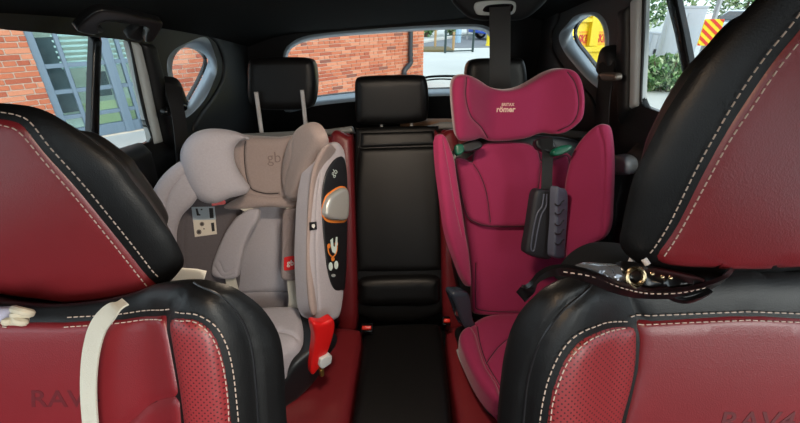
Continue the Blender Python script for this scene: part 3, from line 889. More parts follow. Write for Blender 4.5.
b = MB(); b.sphere(q + [0, 0, .68], .16); b.build('cap', YEL, hyd)

# ---- yellow skip seen through the right quarter window
sk0 = at_y(592, 42, 9.0)
sd_ = unit([0.97, 0.24, 0])
SF = Frame((sk0[0], sk0[1], 0), U=sd_, V=(0, 0.10, 1))
sk = thing('skip', 'bright yellow rubbish skip with red lettering outside the right quarter window', 'skip', (sk0[0], sk0[1], 0))
zt = SF.hit(592, 14)[1] + 0.12
us0 = SF.hit(592, 40)[0]
usa, usb = SF.hit(528, 40)[0], SF.hit(626, 40)[0]
m = MB(); m.box(SF.pos((usa + usb) / 2, zt / 2, -0.8)[0], (usb - usa, 1.5, zt), U=SF.U, V=-SF.N); m.build('body', YEL, sk, bevel=0.03)
def sbox(name, x0, y0, x1, y1, h, d, mt):
    a = SF.hit(x0, y0); b_ = SF.hit(x1, y1)
    q = MB(); q.box(SF.pos((a[0] + b_[0]) / 2, (a[1] + b_[1]) / 2, h + d / 2)[0], (abs(b_[0] - a[0]), abs(b_[1] - a[1]), d), U=SF.U, V=SF.V); return q.build(name, mt, sk, bevel=0.006, seg=1)
YEL2 = mat('yellow_rib_paint', srgb(222, 192, 22), 0.5)
sbox('rib', 592, 13, 595.5, 46, -0.05, 0.11, YEL2)
sbox('ledge', 530, 48, 625, 51, -0.05, 0.10, YEL2)
sbox('rim', 530, 19, 625, 22, -0.05, 0.10, YEL2)
RED = mat('red_print', srgb(190, 22, 12), 0.5)
px2m = np.linalg.norm(sk0 - C) / FOC
text('lettering', 'SKIP', SF, RED, sk, (585.3, 38.8), 7.0 * px2m, depth=0.004, h=-0.049, width=11.0 * px2m, slant=0.2, bold=0.04)
text('lettering', 'SKIP', SF, RED, sk, (603.3, 38.2), 7.0 * px2m, depth=0.004, h=-0.049, width=11.0 * px2m, slant=0.2, bold=0.04)
for x in (584.5, 602):
    sbox('printed_line', x - 4, 31.2, x + 6, 33.2, -0.049, 0.003, mat('orange_print', srgb(240, 150, 20), 0.5)); sbox('printed_line', x - 3, 43.4, x + 5, 44.6, -0.049, 0.003, mat('orange_print', srgb(240, 150, 20), 0.5))

# ---- right side: cabinets, lamp pole, striped board, shrub, parked car
CABW = mat('pale_cabinet_paint', srgb(164, 170, 178), 0.5, noise=0.05, nscale=3)
def cabinet(label, x0, x1, ytop, Y, depth=0.4):
    a = at_y(x0, 60, Y); b_ = at_y(x1, 60, Y); zt = at_y((x0 + x1) / 2, ytop, Y)[2]; w = b_[0] - a[0]; cx = (a[0] + b_[0]) / 2
    t = thing('utility_cabinet', label, 'cabinet', (cx, Y, 0))
    yaw = unit([1, -0.35, 0]); dn = np.array([-yaw[1], yaw[0], 0])
    mm = MB(); mm.box(np.array([cx, Y, 0.05]), (w * 1.0, depth, 0.1), U=yaw, V=dn); mm.build('plinth', mat('plinth_grey', srgb(120, 122, 124), 0.8), t)
    mm = MB(); mm.box(np.array([cx, Y, 0.1 + (zt - 0.1) / 2]), (w, depth, zt - 0.1), U=yaw, V=dn); mm.build('body', CABW, t, bevel=0.015)
    f = np.array([cx, Y, 0]) - dn * (depth / 2 + 0.004)
    for s in (-1, 1):
        mm = MB(); mm.box(f + yaw * s * w * 0.235 + [0, 0, 0.1 + zt * 0.46], (w * 0.44, 0.012, zt * 0.82), U=yaw, V=dn); d_ = mm.build('door', CABW, t, bevel=0.004)
        mm = MB(); mm.box(f - dn * 0.01 + yaw * s * w * 0.05 + [0, 0, zt * 0.55], (0.03, 0.02, 0.12), U=yaw, V=dn); mm.build('handle', mat('near_black', srgb(30, 32, 38), 0.5), d_)
    mm = MB(); mm.box(np.array([cx, Y, zt + 0.02]), (w * 1.04, depth * 1.06, 0.05), U=yaw, V=dn); mm.build('lid', CABW, t, bevel=0.01)
cabinet('low pale grey utility cabinet left of the taller one behind the shrub', 645, 656, 34, 11.6)
cabinet('tall pale grey utility cabinet behind the shrub outside the right window', 658, 687, 8, 10.2)
lp0 = at_z(697, 72, 0)
pl = thing('lamp_post', 'grey street lamp post outside the right rear window', 'lamp post', lp0)
b = MB(); b.tube([lp0, lp0 + [0, 0, 1.0]], 0.09, n=12); b.build('base', mat('galvanised', srgb(150, 152, 155), 0.4, metal=0.5), pl)
b = MB(); b.tube([lp0 + [0, 0, 1.0], lp0 + [0, 0, 5]], 0.06, n=12); b.build('shaft', mat('galvanised', srgb(150, 152, 155), 0.4, metal=0.5), pl)
# striped warning board
HBF = Frame(at_y(712, 33, 7.2), U=(0.95, -0.3, 0), V=(0.0, 0, 1))
hb = thing('warning_board', 'yellow warning board with red diagonal stripes outside the right window', 'sign', at_z(712, 75, 0))
bo = [(707, 17), (721, 17), (714, 48), (699, 46)]
u_, v_ = zip(*HBF.trace([(704, 19), (718, 46)]))
hw = abs(u_[1] - u_[0]) / 2 + 0.05; cu0 = HBF.hit(711, 32)[0]; v1, v0 = max(v_), min(v_); hw = 0.135
pad('board', HBF, [(cu0 - hw, v0), (cu0 + hw, v0), (cu0 + hw, v1), (cu0 - hw, v1)], YEL, hb, px=False, smooth=False, thick=0.03, puff=0, rim=0, res=0.1)
def clip_v(poly, lim, keep_above):
    out = []
    for (a, b_) in zip(poly, poly[1:] + poly[:1]):
        ina = a[1] >= lim if keep_above else a[1] <= lim; inb = b_[1] >= lim if keep_above else b_[1] <= lim
        if ina: out.append(a)
        if ina != inb:
            f = (lim - a[1]) / (b_[1] - a[1]); out.append((a[0] + f * (b_[0] - a[0]), lim))
    return out
for k in range(-3, 6):
    vb = v0 + 0.115 * k; rise = 2 * hw * 0.8
    poly = [(cu0 - hw, vb + rise), (cu0 + hw, vb), (cu0 + hw, vb + 0.055), (cu0 - hw, vb + rise + 0.055)]
    poly = clip_v(clip_v(poly, v0, True), v1, False)
    if len(poly) < 3: continue
    b = MB(); b.prism([HBF.pos(u, v, 0.001)[0] for u, v in poly], HBF.N * 0.003); b.build('stripe', mat('sign_stripe_red', srgb(205, 50, 22), 0.5), hb, smooth=False)
b = MB(); pb = HBF.pos(cu0, v0, -0.05)[0]; b.tube([np.array([pb[0], pb[1], 0]), HBF.pos(cu0, v1, -0.05)[0]], 0.03, n=8); b.build('pole', mat('galvanised', srgb(150, 152, 155), 0.4, metal=0.5), hb)
# shrub
sq = at_z(664, 91, 0)
sh = thing('shrub', 'green leafy shrub in front of the pale cabinets outside the right window', 'shrub', sq)
b = MB()
for k in range(7):
    a = k * 0.9; b.tube([sq + [0.1 * math.cos(a), 0.1 * math.sin(a), 0], sq + [0.5 * math.cos(a), 0.3 * math.sin(a), 0.6]], 0.012, n=5)
b.build('stems', mat('bark', srgb(80, 66, 54), 0.9), sh)
lv = leaves(1500, sq + [0.05, 0.1, 0.32], (0.80, 0.45, 0.34), 0.15, 3, LEAF)
tag(lv.build('foliage', LEAF, sh, smooth=False), kind='stuff')
q = at_z(750, 45, 0)
car('silver_car', 'silver car parked behind the striped board outside the right window', (q[0] + 0.6, q[1] + 1.2, 0), math.radians(10), srgb(170, 182, 192))
q = at_z(640, 40, 0)
tree('tree', 'dark green tree far behind the utility cabinets outside the right window', (q[0] + 3, q[1] + 6, 0), 5.0, 3.0, 77)
q = at_z(720, 30, 0)
tree('tree', 'leafy tree behind the striped board and silver car', (q[0] + 3, q[1] + 2, 0), 5.0, 3.0, 78)

# ------------------------------------------------------------------ front seats (seen from the windscreen side)
LBS = mat('glossy_black_piping', srgb(30, 30, 33), 0.3)
def mirror(half):
    """half outline from the top centre down the inner side; closed with its mirror image"""
    return half + [(-u, v) for u, v in reversed(half)]

def front_seat(sgn, cx, Yb, dzb, label, tr, hr, Yh, lean, hlean):
    # sgn +1: inner side of this seat lies towards +u (left seat), -1: towards -u
    root = thing('front_seat', label, 'seat', (cx, Yb, CAMZ - 0.9), 'front seats')
    bol = lambda u, v: 0.030 * sstep(0.11, 0.19, np.abs(u)) - 0.035 * sstep(0.20, 0.27, np.abs(u)) - 0.05 * sstep(0.02, 0.11, v)
    V = (0, math.sin(lean), math.cos(lean))
    fr = Frame((cx, Yb, CAMZ + dzb), V=V, D=bol)
    fr_top = Frame(fr.o, V=V, D=lambda u, v: bol(u, v) + 0.017)
    def half(pts, top=False):
        q = (fr_top if top else fr).trace(pts); return [(abs(u), v) for u, v in q]
    body = half(tr['body'])
    top = body[0][1]
    outl = [(0.0, top)] + body + [(body[-1][0] + 0.01, -0.50), (0.10, -0.53)]
    b = pad('backrest', fr, mirror(outl[1:]), LB, root, px=False, thick=0.10, puff=0.014, rim=0.035, back=0.03, res=0.011, bscale=0.84,
            seams=[[(sgn * u, v) for u, v in half(tr['seam'])], [(sgn * u, v) for u, v in half(tr['seam2'])]], sd=0.0035, sw=0.005)
    for sd_ in (1, -1):
        seam_line('seam', fr, [(sd_ * u, v) for u, v in half(tr['seam'])], b, LBS, b, r=0.0013, px=False)
    f2 = Frame(fr.o, V=V, D=lambda u, v: bol(u, v) + 0.009)
    cen = half(tr['centre'], True)
    c = pad('centre_panel', f2, mirror(cen), LR, b, px=False, smooth=False, thick=0.02, puff=0.009, rim=0.010, res=0.011, seams=[[(s_ * abs(u), v) for u, v in fr_top.trace(tr['crease'])] for s_ in (1, -1)], sd=0.004, sw=0.004)
    for s in (1, -1):
        w = [(s * sgn * u, v) for u, v in half(tr['wing'], True)]
        wp = pad('side_panel', f2, w, LRP, b, px=False, smooth=True, thick=0.02, puff=0.010, rim=0.016, res=0.010)
        red = [(s * sgn * u, v) for u, v in half(tr['st_red'], True)]
        stitches('stitching', f2, red, STI, b, wp, px=False)
        blk = [(s * sgn * u, v) for u, v in half(tr['st_black'], True)]
        stitches('stitching', fr, blk, STI, b, b, px=False, off=0.002)
    tl = [(sgn * max(sgn * u, 0.0), v) for u, v in fr_top.trace(tr['st_top'])]
    stitches('stitching', f2, tl, STI, b, c, px=False)
    stitches('stitching', f2, [(-u, v) for u, v in tl], STI, b, c, px=False)
    tl = [(sgn * max(sgn * u, 0.0), v) for u, v in fr_top.trace(tr['st_top2'])]
    stitches('stitching', fr, [(-u, v) for u, v in tl], STI, b, b, px=False, off=0.002)
    stitches('stitching', fr, tl, STI, b, b, px=False, off=0.002)
    text('embossing', 'RAV4', fr_top, LRE, b, tr['text'], 0.021, depth=0.0006, h=-0.0082, H=c, width=0.078, slant=0.1, bold=0.01)
    # crease low on the centre panel
    # cushion
    cf = Frame((cx, Yb - 0.34, CAMZ - 0.83), U=(1, 0, 0), V=(0, 1, 0))
    cu = pad('cushion', cf, [(-0.25, -0.26), (0.25, -0.26), (0.26, 0.1), (0.22, 0.26), (-0.22, 0.26), (-0.26, 0.1)], LB, root, px=False, thick=0.12, puff=0.04, rim=0.05, res=0.03)
    pad('cushion_panel', Frame(cf.o + cf.N * 0.036, cf.U, cf.V), [(-0.15, -0.24), (0.15, -0.24), (0.15, 0.2), (-0.15, 0.2)], LR, cu, px=False, thick=0.02, puff=0.012, rim=0.02, res=0.03)
    rbox('seat_base', (cx, Yb - 0.32, CAMZ - 1.05), (0.42, 0.46, 0.20), TRIM, root, bevel=0.02)
    # headrest
    hdome = lambda u, v: -0.9 * np.maximum(np.abs(u) - 0.05, 0) ** 2
    hf = Frame((cx, Yh, CAMZ - 0.18), V=(0, -math.sin(hlean), math.cos(hlean)), D=hdome)
    hft = Frame(hf.o, V=hf.V, D=lambda u, v: hdome(u, v) + 0.014)
    hh = lambda pts: [(abs(u), v) for u, v in hft.trace(pts)]
    ho = [(abs(u), v) for u, v in hf.trace(hr['out'])]
    h = pad('headrest', hf, mirror(ho), LB, root, px=False, thick=0.06, puff=0.012, rim=0.03, back=0.03, res=0.010, bscale=0.66)
    hf2 = Frame(hf.o, V=hf.V, D=lambda u, v: hdome(u, v) + 0.007)
    hr_ = hh(hr['red'])
    rp = pad('headrest_panel', hf2, mirror(hr_), LR, h, px=False, thick=0.015, puff=0.008, rim=0.012, res=0.012)
    for s in (1, -1):
        stitches('stitching', hf2, [(s * sgn * u, v) for u, v in hh(hr['st_red'])], STI, h, rp, px=False)
        stitches('stitching', hf, [(s * sgn * u, v) for u, v in hh(hr['st_black'])], STI, h, h, px=False, off=0.002)
    for s in (-1, 1):
        p0 = hf.pos(s * 0.075, ho[-1][1] + 0.03, -0.04)[0]
        m = MB(); m.tube([p0, np.array([p0[0], Yb + 0.045 + 0.1 * math.sin(lean), p0[2] - 0.14])], 0.006); m.build('headrest_post', CHROME, root)
    return root, fr, hf, b

left_tr = dict(
    body=[(60, 304), (100, 300), (135, 292), (160, 283), (195, 279), (228, 285), (252, 299), (270, 318), (281, 342), (285, 378), (287, 423)],
    seam=[(196, 281), (222, 292), (242, 312), (254, 340), (259, 380), (262, 425)], seam2=[(194, 282), (183, 296), (172, 312)],
    centre=[(61, 324), (120, 320), (163, 317), (168, 340), (174, 372), (179, 400), (182, 440), (184, 520)],
    wing=[(172, 318), (192, 319), (208, 328), (219, 345), (226, 370), (230, 400), (233, 440), (234, 500), (184.5, 500), (182.5, 440), (176, 385), (169.5, 345), (167, 325)],
    st_red=[(176, 321), (192, 322), (206, 331), (216, 347), (223, 371), (227, 400), (229, 432)],
    st_black=[(176, 313), (195, 315), (213, 325), (225, 343), (232, 368), (236, 400), (239, 432)],
    st_top=[(66, 327), (120, 323), (160, 320)], st_top2=[(66, 319), (120, 315), (165, 311)],
    text=(66, 398), crease=[(186, 396), (165, 400), (148, 407), (128, 424), (100, 440)])
left_hr = dict(
    out=[(-8, 103), (14, 104), (38, 108), (61, 119), (94, 142), (118, 161), (132, 180), (147, 199), (163, 222), (175, 239), (184, 260), (178, 273), (160, 290), (140, 300), (90, 306), (30, 309)],
    red=[(-8, 119), (8, 121), (24, 128), (47, 155), (76, 187), (104, 221), (132, 256), (151, 281), (154, 289), (146, 296), (120, 300), (60, 305), (30, 306)],
    st_red=[(-8, 124), (6, 126), (21, 133), (44, 160), (72, 192), (100, 226), (128, 261), (146, 284)],
    st_black=[(-8, 113), (8, 115), (28, 123), (52, 150), (81, 182), (109, 216), (137, 251), (156, 276)])
FL, FLF, FLH, FLB = front_seat(1, X0 - 0.37, 0.355, -0.30, 'red and black leather front seat with a pale fabric strap hanging over it', left_tr, left_hr, 0.40, math.radians(18), math.radians(0))

right_tr = dict(
    body=[(765, 268), (720, 270), (670, 270), (640, 270), (610, 271), (580, 274), (552, 284), (530, 300), (514, 322), (505, 350), (500, 385), (497, 423)],
    seam=[(590, 280), (560, 305), (538, 335), (526, 370), (522, 400), (520, 425)], seam2=[(612, 274), (622, 290), (632, 312)],
    centre=[(765, 316), (700, 318), (638, 322), (640, 345), (638, 372), (632, 398), (624, 430), (610, 500)],
    wing=[(628, 326), (606, 329), (584, 339), (567, 356), (556, 380), (549, 405), (545, 440), (540, 500), (611, 500), (624, 430), (633, 397), (638.5, 370), (640, 345), (638, 329)],
    st_red=[(624, 329), (606, 333), (587, 342), (571, 358), (560, 381), (553, 405), (550, 432)],
    st_black=[(626, 322), (604, 324), (580, 334), (562, 352), (550, 377), (543, 404), (539, 432)],
    st_top=[(765, 320), (700, 322), (642, 325)], st_top2=[(765, 312), (700, 314), (634, 317)],
    text=(757, 420), crease=[(620, 470), (660, 480), (700, 500)])
right_hr = dict(
    out=[(880, -80), (815, -57), (780, -28), (755, 0), (726, 30), (699, 61), (684, 84), (666, 112), (653, 137), (633, 179), (622, 225), (620, 244), (630, 258), (648, 266), (690, 271), (770, 273)],
    red=[(880, -46), (850, -25), (820, 3), (799, 29), (772, 62), (747, 98), (723, 136), (700, 178), (676, 226), (658, 254), (661, 264), (680, 269), (720, 271), (780, 272)],
    st_red=[(825, 10), (803, 36), (776, 70), (751, 107), (728, 142), (706, 182), (681, 229), (665, 254)],
    st_black=[(813, -5), (793, 23), (766, 56), (741, 92), (717, 132), (694, 174), (670, 223), (652, 252)])
FR, FRF, FRH, FRB = front_seat(-1, X0 + 0.38, 0.330, -0.27, 'red and black leather front seat with a black bag strap lying over it', right_tr, right_hr, 0.345, math.radians(18), math.radians(0))

# ------------------------------------------------------------------ rear seats
RL = math.radians(21.6)
RV = (0, math.sin(RL), math.cos(RL))
RBF = Frame((X0, 1.40, CAMZ - 0.377), V=RV)             # backrest front plane
RCF = Frame((X0, 1.15, CAMZ - 0.955), U=(1, 0, 0), V=(0, 1, 0.04))   # cushion top plane
def off(fr, h, D=None): return Frame(fr.o + fr.N * h, fr.U, fr.V, D)
DARKRED = LR

def rear_headrest(parent, outline, Y, dz, thick=0.05):
    hf = Frame((X0, Y, CAMZ + dz), V=(0, 0.10, 1))
    return pad('headrest', hf, outline, LB, parent, thick=thick, puff=0.022, rim=0.03, back=0.02, res=0.011), hf

# middle seat: black, with fold-down armrest
ms = thing('rear_middle_seat', 'black leather middle rear seat with fold-down armrest between the two child seats', 'seat', (X0, 1.3, CAMZ - 1.15))
mb = pad('backrest', RBF, [(356, 132), (362, 128), (433, 126), (438, 131), (442, 180), (443, 240), (441, 312), (358, 314), (354, 240), (354, 180)], LB, ms, thick=0.10, puff=0.012, rim=0.02, res=0.014)
pad('upper_panel', off(RBF, 0.010), [(361, 133), (433, 131), (437, 145), (360, 148)], LB, mb, smooth=False, thick=0.01, puff=0.008, rim=0.012, res=0.008)
pad('armrest', off(RBF, 0.012), [(359, 150), (364, 148.5), (432, 146.5), (438, 149), (441, 200), (441, 265), (436, 270), (364, 271), (358, 266), (356, 200)], LB, mb, thick=0.02, puff=0.010, rim=0.022, res=0.010)
pad('lower_roll', off(RBF, 0.008), [(362, 277), (400, 274), (436, 275), (440, 288), (436, 303), (400, 305), (362, 304), (358, 290)], LB, mb, thick=0.02, puff=0.035, rim=0.035, res=0.010)
pad('cushion', RCF, [(365, 334), (372, 328), (432, 326), (441, 333), (447, 370), (452, 423), (455, 460), (348, 460), (352, 423), (359, 375)], LB, ms, thick=0.16, puff=0.022, rim=0.03, res=0.014)
mh, mhf = rear_headrest(ms, [(355, 95), (355.5, 81), (361, 77), (390, 75.5), (420, 75.5), (426, 79), (428.5, 95), (427.5, 116), (422, 121.5), (390, 124.5), (361, 123.5), (356, 117)], 1.44, -0.29)
for x in (381, 411):
    a = at_y(x, 118, 1.465); b_ = at_y(x + 1, 135, 1.455); m = MB(); m.tube([a, b_], 0.006); m.build('headrest_post', CHROME, ms)
    m = MB(); m.tube([b_ + [0, 0, 0.012], b_ + [0, 0, -0.01]], 0.012); m.build('post_guide', TRIMG, ms)

# outer seats: red leather with black edges
def outer_seat(name, label, xs, back_out, cush_out, lip):
    t = thing(name, label, 'seat', (xs, 1.3, CAMZ - 1.15), 'rear outer seats')
    b = pad('backrest', RBF, back_out, LR, t, thick=0.10, puff=0.020, rim=0.03, res=0.016)
    pad('top_cap', off(RBF, -0.03), lip, mat('reflection_grey_cap', srgb(120, 122, 122), 0.35), b, smooth=False, thick=0.05, puff=0.006, rim=0.006, res=0.010)  # grey puts a reflection into the colour of the black plastic cap
    c = pad('cushion', RCF, cush_out, LR, t, thick=0.16, puff=0.025, rim=0.03, res=0.016)
    return t, b, c
ol, olb, olc = outer_seat('rear_outer_seat', 'red leather rear seat under the grey child seat', -0.40,
    [(322, 137), (345, 133), (352, 140), (354, 190), (355, 250), (356, 330), (340, 345), (250, 345), (210, 340), (208, 300), (206, 230), (206, 160), (212, 142), (260, 138)],
    [(362, 338), (356, 332), (320, 330), (220, 330), (190, 340), (140, 470), (345, 470), (350, 423), (357, 375)],
    [(200, 136), (330, 129), (352, 126), (354, 132), (330, 135), (200, 142)])
olh, _ = rear_headrest(ol, [(248, 80), (249, 62), (256, 58), (280, 57), (306, 58), (314, 64), (316, 84), (313, 104), (304, 109), (280, 110), (256, 108), (249, 100)], 1.50, -0.22)
for x0, y0, x1, y1 in ((256, 92, 262, 135), (302, 90, 306, 128)):
    m = MB(); m.tube([at_y(x0, y0, 1.445), at_y(x1, y1, 1.45)], 0.0075, n=12); m.build('headrest_post', CHROME, ol)
orr, orb, orc = outer_seat('rear_outer_seat', 'red leather rear seat under the magenta child seat', 0.34,
    [(440, 136), (450, 130), (475, 134), (555, 138), (580, 150), (584, 200), (588, 300), (580, 345), (470, 345), (446, 335), (443, 260), (441, 190)],
    [(446, 334), (452, 330), (480, 328), (570, 332), (590, 340), (635, 470), (462, 470), (457, 423), (450, 375)],
    [(424, 127), (440, 122), (480, 122), (590, 132), (590, 139), (480, 129), (440, 129), (426, 132)])
orh, _ = rear_headrest(orr, [(466, 78), (468, 64), (476, 59), (497, 58), (518, 58), (524, 62), (527, 80), (525, 104), (517, 109), (497, 110), (474, 108), (467, 100)], 1.47, -0.25)
for x in (482, 512):
    m = MB(); m.tube([at_y(x, 100, 1.49), at_y(x, 132, 1.47)], 0.006); m.build('headrest_post', CHROME, orr)
# red inner bolsters beside the middle seat
pad('side_bolster', off(RBF, 0.012), [(330, 140), (350, 136), (353, 142), (356, 230), (358, 318), (350, 335), (338, 332), (334, 250)], LR, olb, thick=0.03, puff=0.025, rim=0.022, res=0.012)
pad('side_bolster', off(RBF, 0.012), [(434, 138), (440, 134), (458, 138), (466, 240), (470, 330), (452, 335), (443, 318), (440, 230)], LR, orb, thick=0.03, puff=0.025, rim=0.022, res=0.012)

# buckles
def buckle(label, px_, py_, w=0.024):
    p = at_y(px_, py_, 0.965)
    t = thing('belt_buckle', label, 'buckle', p - [0, 0, 0.03], 'rear belt buckles')
    rbox('body', p - [0, -0.02, 0.022], (w * 1.3, 0.03, 0.06), TRIMG, t, U=(1, 0, 0), V=(0, 0.9, 0.45), bevel=0.005)
    rbox('button', p + [0.0, -0.004, 0.012], (w, 0.012, 0.018), BTN, t, U=(1, 0, 0), V=(0, 0.8, 0.6), bevel=0.003)
buckle('belt buckle with red button to the left of the black middle cushion', 367, 330, 0.030)
buckle('belt buckle with red button to the right of the black middle cushion', 446.5, 323, 0.020)
# webbing stub lying on the left buckle
tan = rbox('cargo_cover', (0.34, 1.60, at_y(440, 121, 1.6)[2] - 0.02), (0.68, 0.08, 0.05), mat('tan_cover_fabric', srgb(150, 118, 92), 0.8), bevel=0.02)
tag(tan, 'tan roller cover lying behind the right half of the rear seat back', 'cargo cover')

# ------------------------------------------------------------------ grey child seat (left)
GF = mat('grey_melange_fabric', srgb(170, 165, 172), 0.9, noise=0.12, nscale=220, bump=0.3, bscale=900, sheen=0.3)
GFB = mat('warm_lit_grey_fabric', srgb(158, 142, 138), 0.9, noise=0.14, nscale=220, bump=0.3, bscale=900, sheen=0.3)  # grey fabric with the warm cabin light put into its colour
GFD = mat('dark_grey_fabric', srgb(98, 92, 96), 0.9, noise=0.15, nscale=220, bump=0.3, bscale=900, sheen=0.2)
BLK = mat('satin_black_plastic', srgb(22, 23, 26), 0.4)
WHT = mat('white_print', srgb(225, 225, 220), 0.6)
CREAM = mat('cream_webbing', srgb(205, 200, 188), 0.8, bump=0.3, bscale=900)
ORG = mat('orange_print', srgb(240, 150, 20), 0.5)
ORG2 = mat('orange_edge', srgb(225, 130, 50), 0.5)
REDP = mat('bright_red_plastic', srgb(214, 26, 26), 0.35)

gs = thing('child_seat', 'light grey fabric child seat with winged headrest and harness pads', 'child seat', (-0.40, 1.1, CAMZ - 0.93))
rec = (0, 0.42, 0.91)
# back shell and back cushion
GB = Frame(at_y(262, 230, 1.19), V=rec)
pad('back_shell', off(GB, -0.03), [(176, 185), (190, 158), (230, 146), (290, 142), (328, 146), (334, 175), (334, 300), (325, 330), (185, 330), (172, 290), (170, 230)], BLK, gs, thick=0.03, puff=0.01, rim=0.02, res=0.02)
bc = pad('back_cushion', GB, [(206, 200), (240, 192), (290, 192), (318, 198), (318, 250), (316, 305), (270, 312), (226, 310), (205, 290), (204, 240)], GF, gs, thick=0.03, puff=0.02, rim=0.03, res=0.012,
    seams=[[(238, 292), (270, 291), (316, 291)]], sd=0.006, sw=0.004)
# left side wing: dark inner face and pale outer rim
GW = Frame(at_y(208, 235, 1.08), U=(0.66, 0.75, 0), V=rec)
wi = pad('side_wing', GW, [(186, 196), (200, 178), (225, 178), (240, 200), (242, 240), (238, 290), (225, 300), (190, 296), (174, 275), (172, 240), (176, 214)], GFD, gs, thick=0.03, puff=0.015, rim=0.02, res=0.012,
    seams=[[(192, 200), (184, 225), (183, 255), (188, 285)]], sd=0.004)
GR = Frame(at_y(168, 210, 0.96), U=(0.80, 0.60, 0), V=rec)
pad('wing_rim', GR, [(149, 204), (153, 190), (163, 175), (177, 163), (188, 160), (196, 170), (200, 190), (194, 203), (182, 216), (177, 232), (178, 252), (184, 285), (188, 320), (168, 312), (160, 270), (151, 235)], GF, gs, thick=0.05, puff=0.022, rim=0.022, res=0.010,
    seams=[[(190, 168), (178, 180), (168, 196), (165, 216), (168, 250), (174, 290)]], sd=0.003, sw=0.003, bscale=0.95)
# sticker on the inner wing
st = off(GW, 0.017)
sk_ = pad('sticker', st, [(191.5, 207), (214.5, 206.5), (217, 234), (195, 237)], mat('sticker_white', srgb(222, 214, 200), 0.5), wi, smooth=False, thick=0.001, puff=0, rim=0, res=0.02)
pad('sticker_band', off(st, 0.0008), [(191.5, 207), (214.5, 206.5), (216, 219.5), (193, 220)], mat('sticker_blue', srgb(178, 192, 202), 0.5), wi, smooth=False, thick=0.0006, puff=0, rim=0, res=0.02)
INK = mat('black_ink', srgb(30, 30, 32), 0.6)
for q in ([(195.5, 208.5), (197.5, 208.5), (199, 214), (200.5, 214.2), (200.5, 215.6), (197, 215.6)], [(209, 208), (213, 208), (213.8, 218), (210, 218.4)], [(211, 223), (214, 222.5), (214.8, 231), (212, 231.5)], [(200.8, 208.8), (202.4, 208.8), (202.4, 210.2), (200.8, 210.2)]):
    pad('sticker_print', off(st, 0.0015), q, INK, wi, smooth=False, thick=0.0006, puff=0, rim=0, res=0.01)
for x, y, r in ((202, 224, 2.4), (199, 232, 2.6), (204, 228.8, 0.8)):
    pad('sticker_print', off(st, 0.0015), [(x + r * math.cos(a), y + r * math.sin(a)) for a in np.arange(8) * math.pi / 4], mat('grey_ink', srgb(110, 100, 92), 0.6), wi, thick=0.0006, puff=0, rim=0, res=0.01)
    pad('sticker_print', off(st, 0.0023), [(x + .4 * r * math.cos(a), y + .5 * r * math.sin(a)) for a in np.arange(8) * math.pi / 4], INK, wi, thick=0.0006, puff=0, rim=0, res=0.01)

# headrest: big left cheek, centre with embossed logo, right cheek turned edge-on, neck roll
GHc = Frame(at_y(272, 165, 1.17), V=(0, 0.2, 0.98))
hc = pad('headrest', GHc, [(232, 138), (250, 137), (275, 138), (300, 136), (306, 150), (304, 180), (298, 196), (270, 199), (246, 196), (236, 180), (230, 160)], GFB, gs, thick=0.05, puff=0.02, rim=0.025, res=0.010,
    seams=[[(247, 140), (246, 155), (248, 175), (252, 188)], [(233, 141), (235, 160), (242, 176), (252, 188), (266, 193), (280, 193)], ], sd=0.007, sw=0.004)
GHl = Frame(at_y(215, 165, 1.07), U=(0.86, 0.51, 0), V=(0, 0.25, 0.97), D=lambda u, v: 0.022 * np.cos(np.clip(u / 0.09, -1.5, 1.5)))
pad('head_cheek', GHl, [(182, 168), (181, 154), (186, 142), (196, 133), (210, 129), (226, 129.5), (240, 133), (250, 139), (240, 141), (234, 150), (236, 165), (245, 180), (250, 187), (245, 194), (230, 198), (216, 203), (203, 202), (192, 193), (186, 182)], GF, gs, thick=0.05, puff=0.030, rim=0.035, res=0.010, back=0.01)
GHr = Frame(at_y(306, 160, 1.095), U=(0.72, -0.69, 0), V=(0, 0.25, 0.97))
pad('head_cheek', GHr, [(290, 150), (295, 137), (302, 127), (312, 122), (321, 125), (327, 135), (326, 146), (318, 158), (311, 172), (306, 188), (300, 200), (291, 198), (287, 182), (287, 165)], GFB, gs, thick=0.012, puff=0.028, rim=0.026, res=0.008, back=0.004, bscale=0.9,
    seams=[[(300, 136), (299, 155), (293, 176), (291, 196)]], sd=0.003)
GN = off(GHc, 0.012)
pad('neck_roll', GN, [(224, 206), (236, 199), (250, 194), (268, 196), (285, 196), (303, 197), (305, 204), (295, 208), (268, 207), (246, 209), (230, 209)], GFB, gs, thick=0.03, puff=0.018, rim=0.018, res=0.008)
GSL = mat('dark_seam_thread', srgb(70, 60, 60), 0.9)
for q in ([(247, 141), (246, 155), (248, 175), (252, 187)], [(233, 143), (235, 160), (242, 176), (252, 187), (266, 192), (280, 192)]): seam_line('seam', GHc, q, hc, GSL, hc)
text('embossed_logo', 'gb', GHc, mat('emboss_shade_fabric', srgb(128, 112, 108), 0.9), hc, (276, 158), 0.042, depth=0.0015, H=hc, bold=-0.012)  # darker copy of the fabric puts relief shade into the logo colour
pad('red_tag', Frame(GHl.o + GHl.N * -0.01, GHl.U, GHl.V), [(211, 198), (224, 197), (226, 204), (212, 206)], REDP, gs, smooth=False, thick=0.002, puff=0, rim=0, res=0.01)

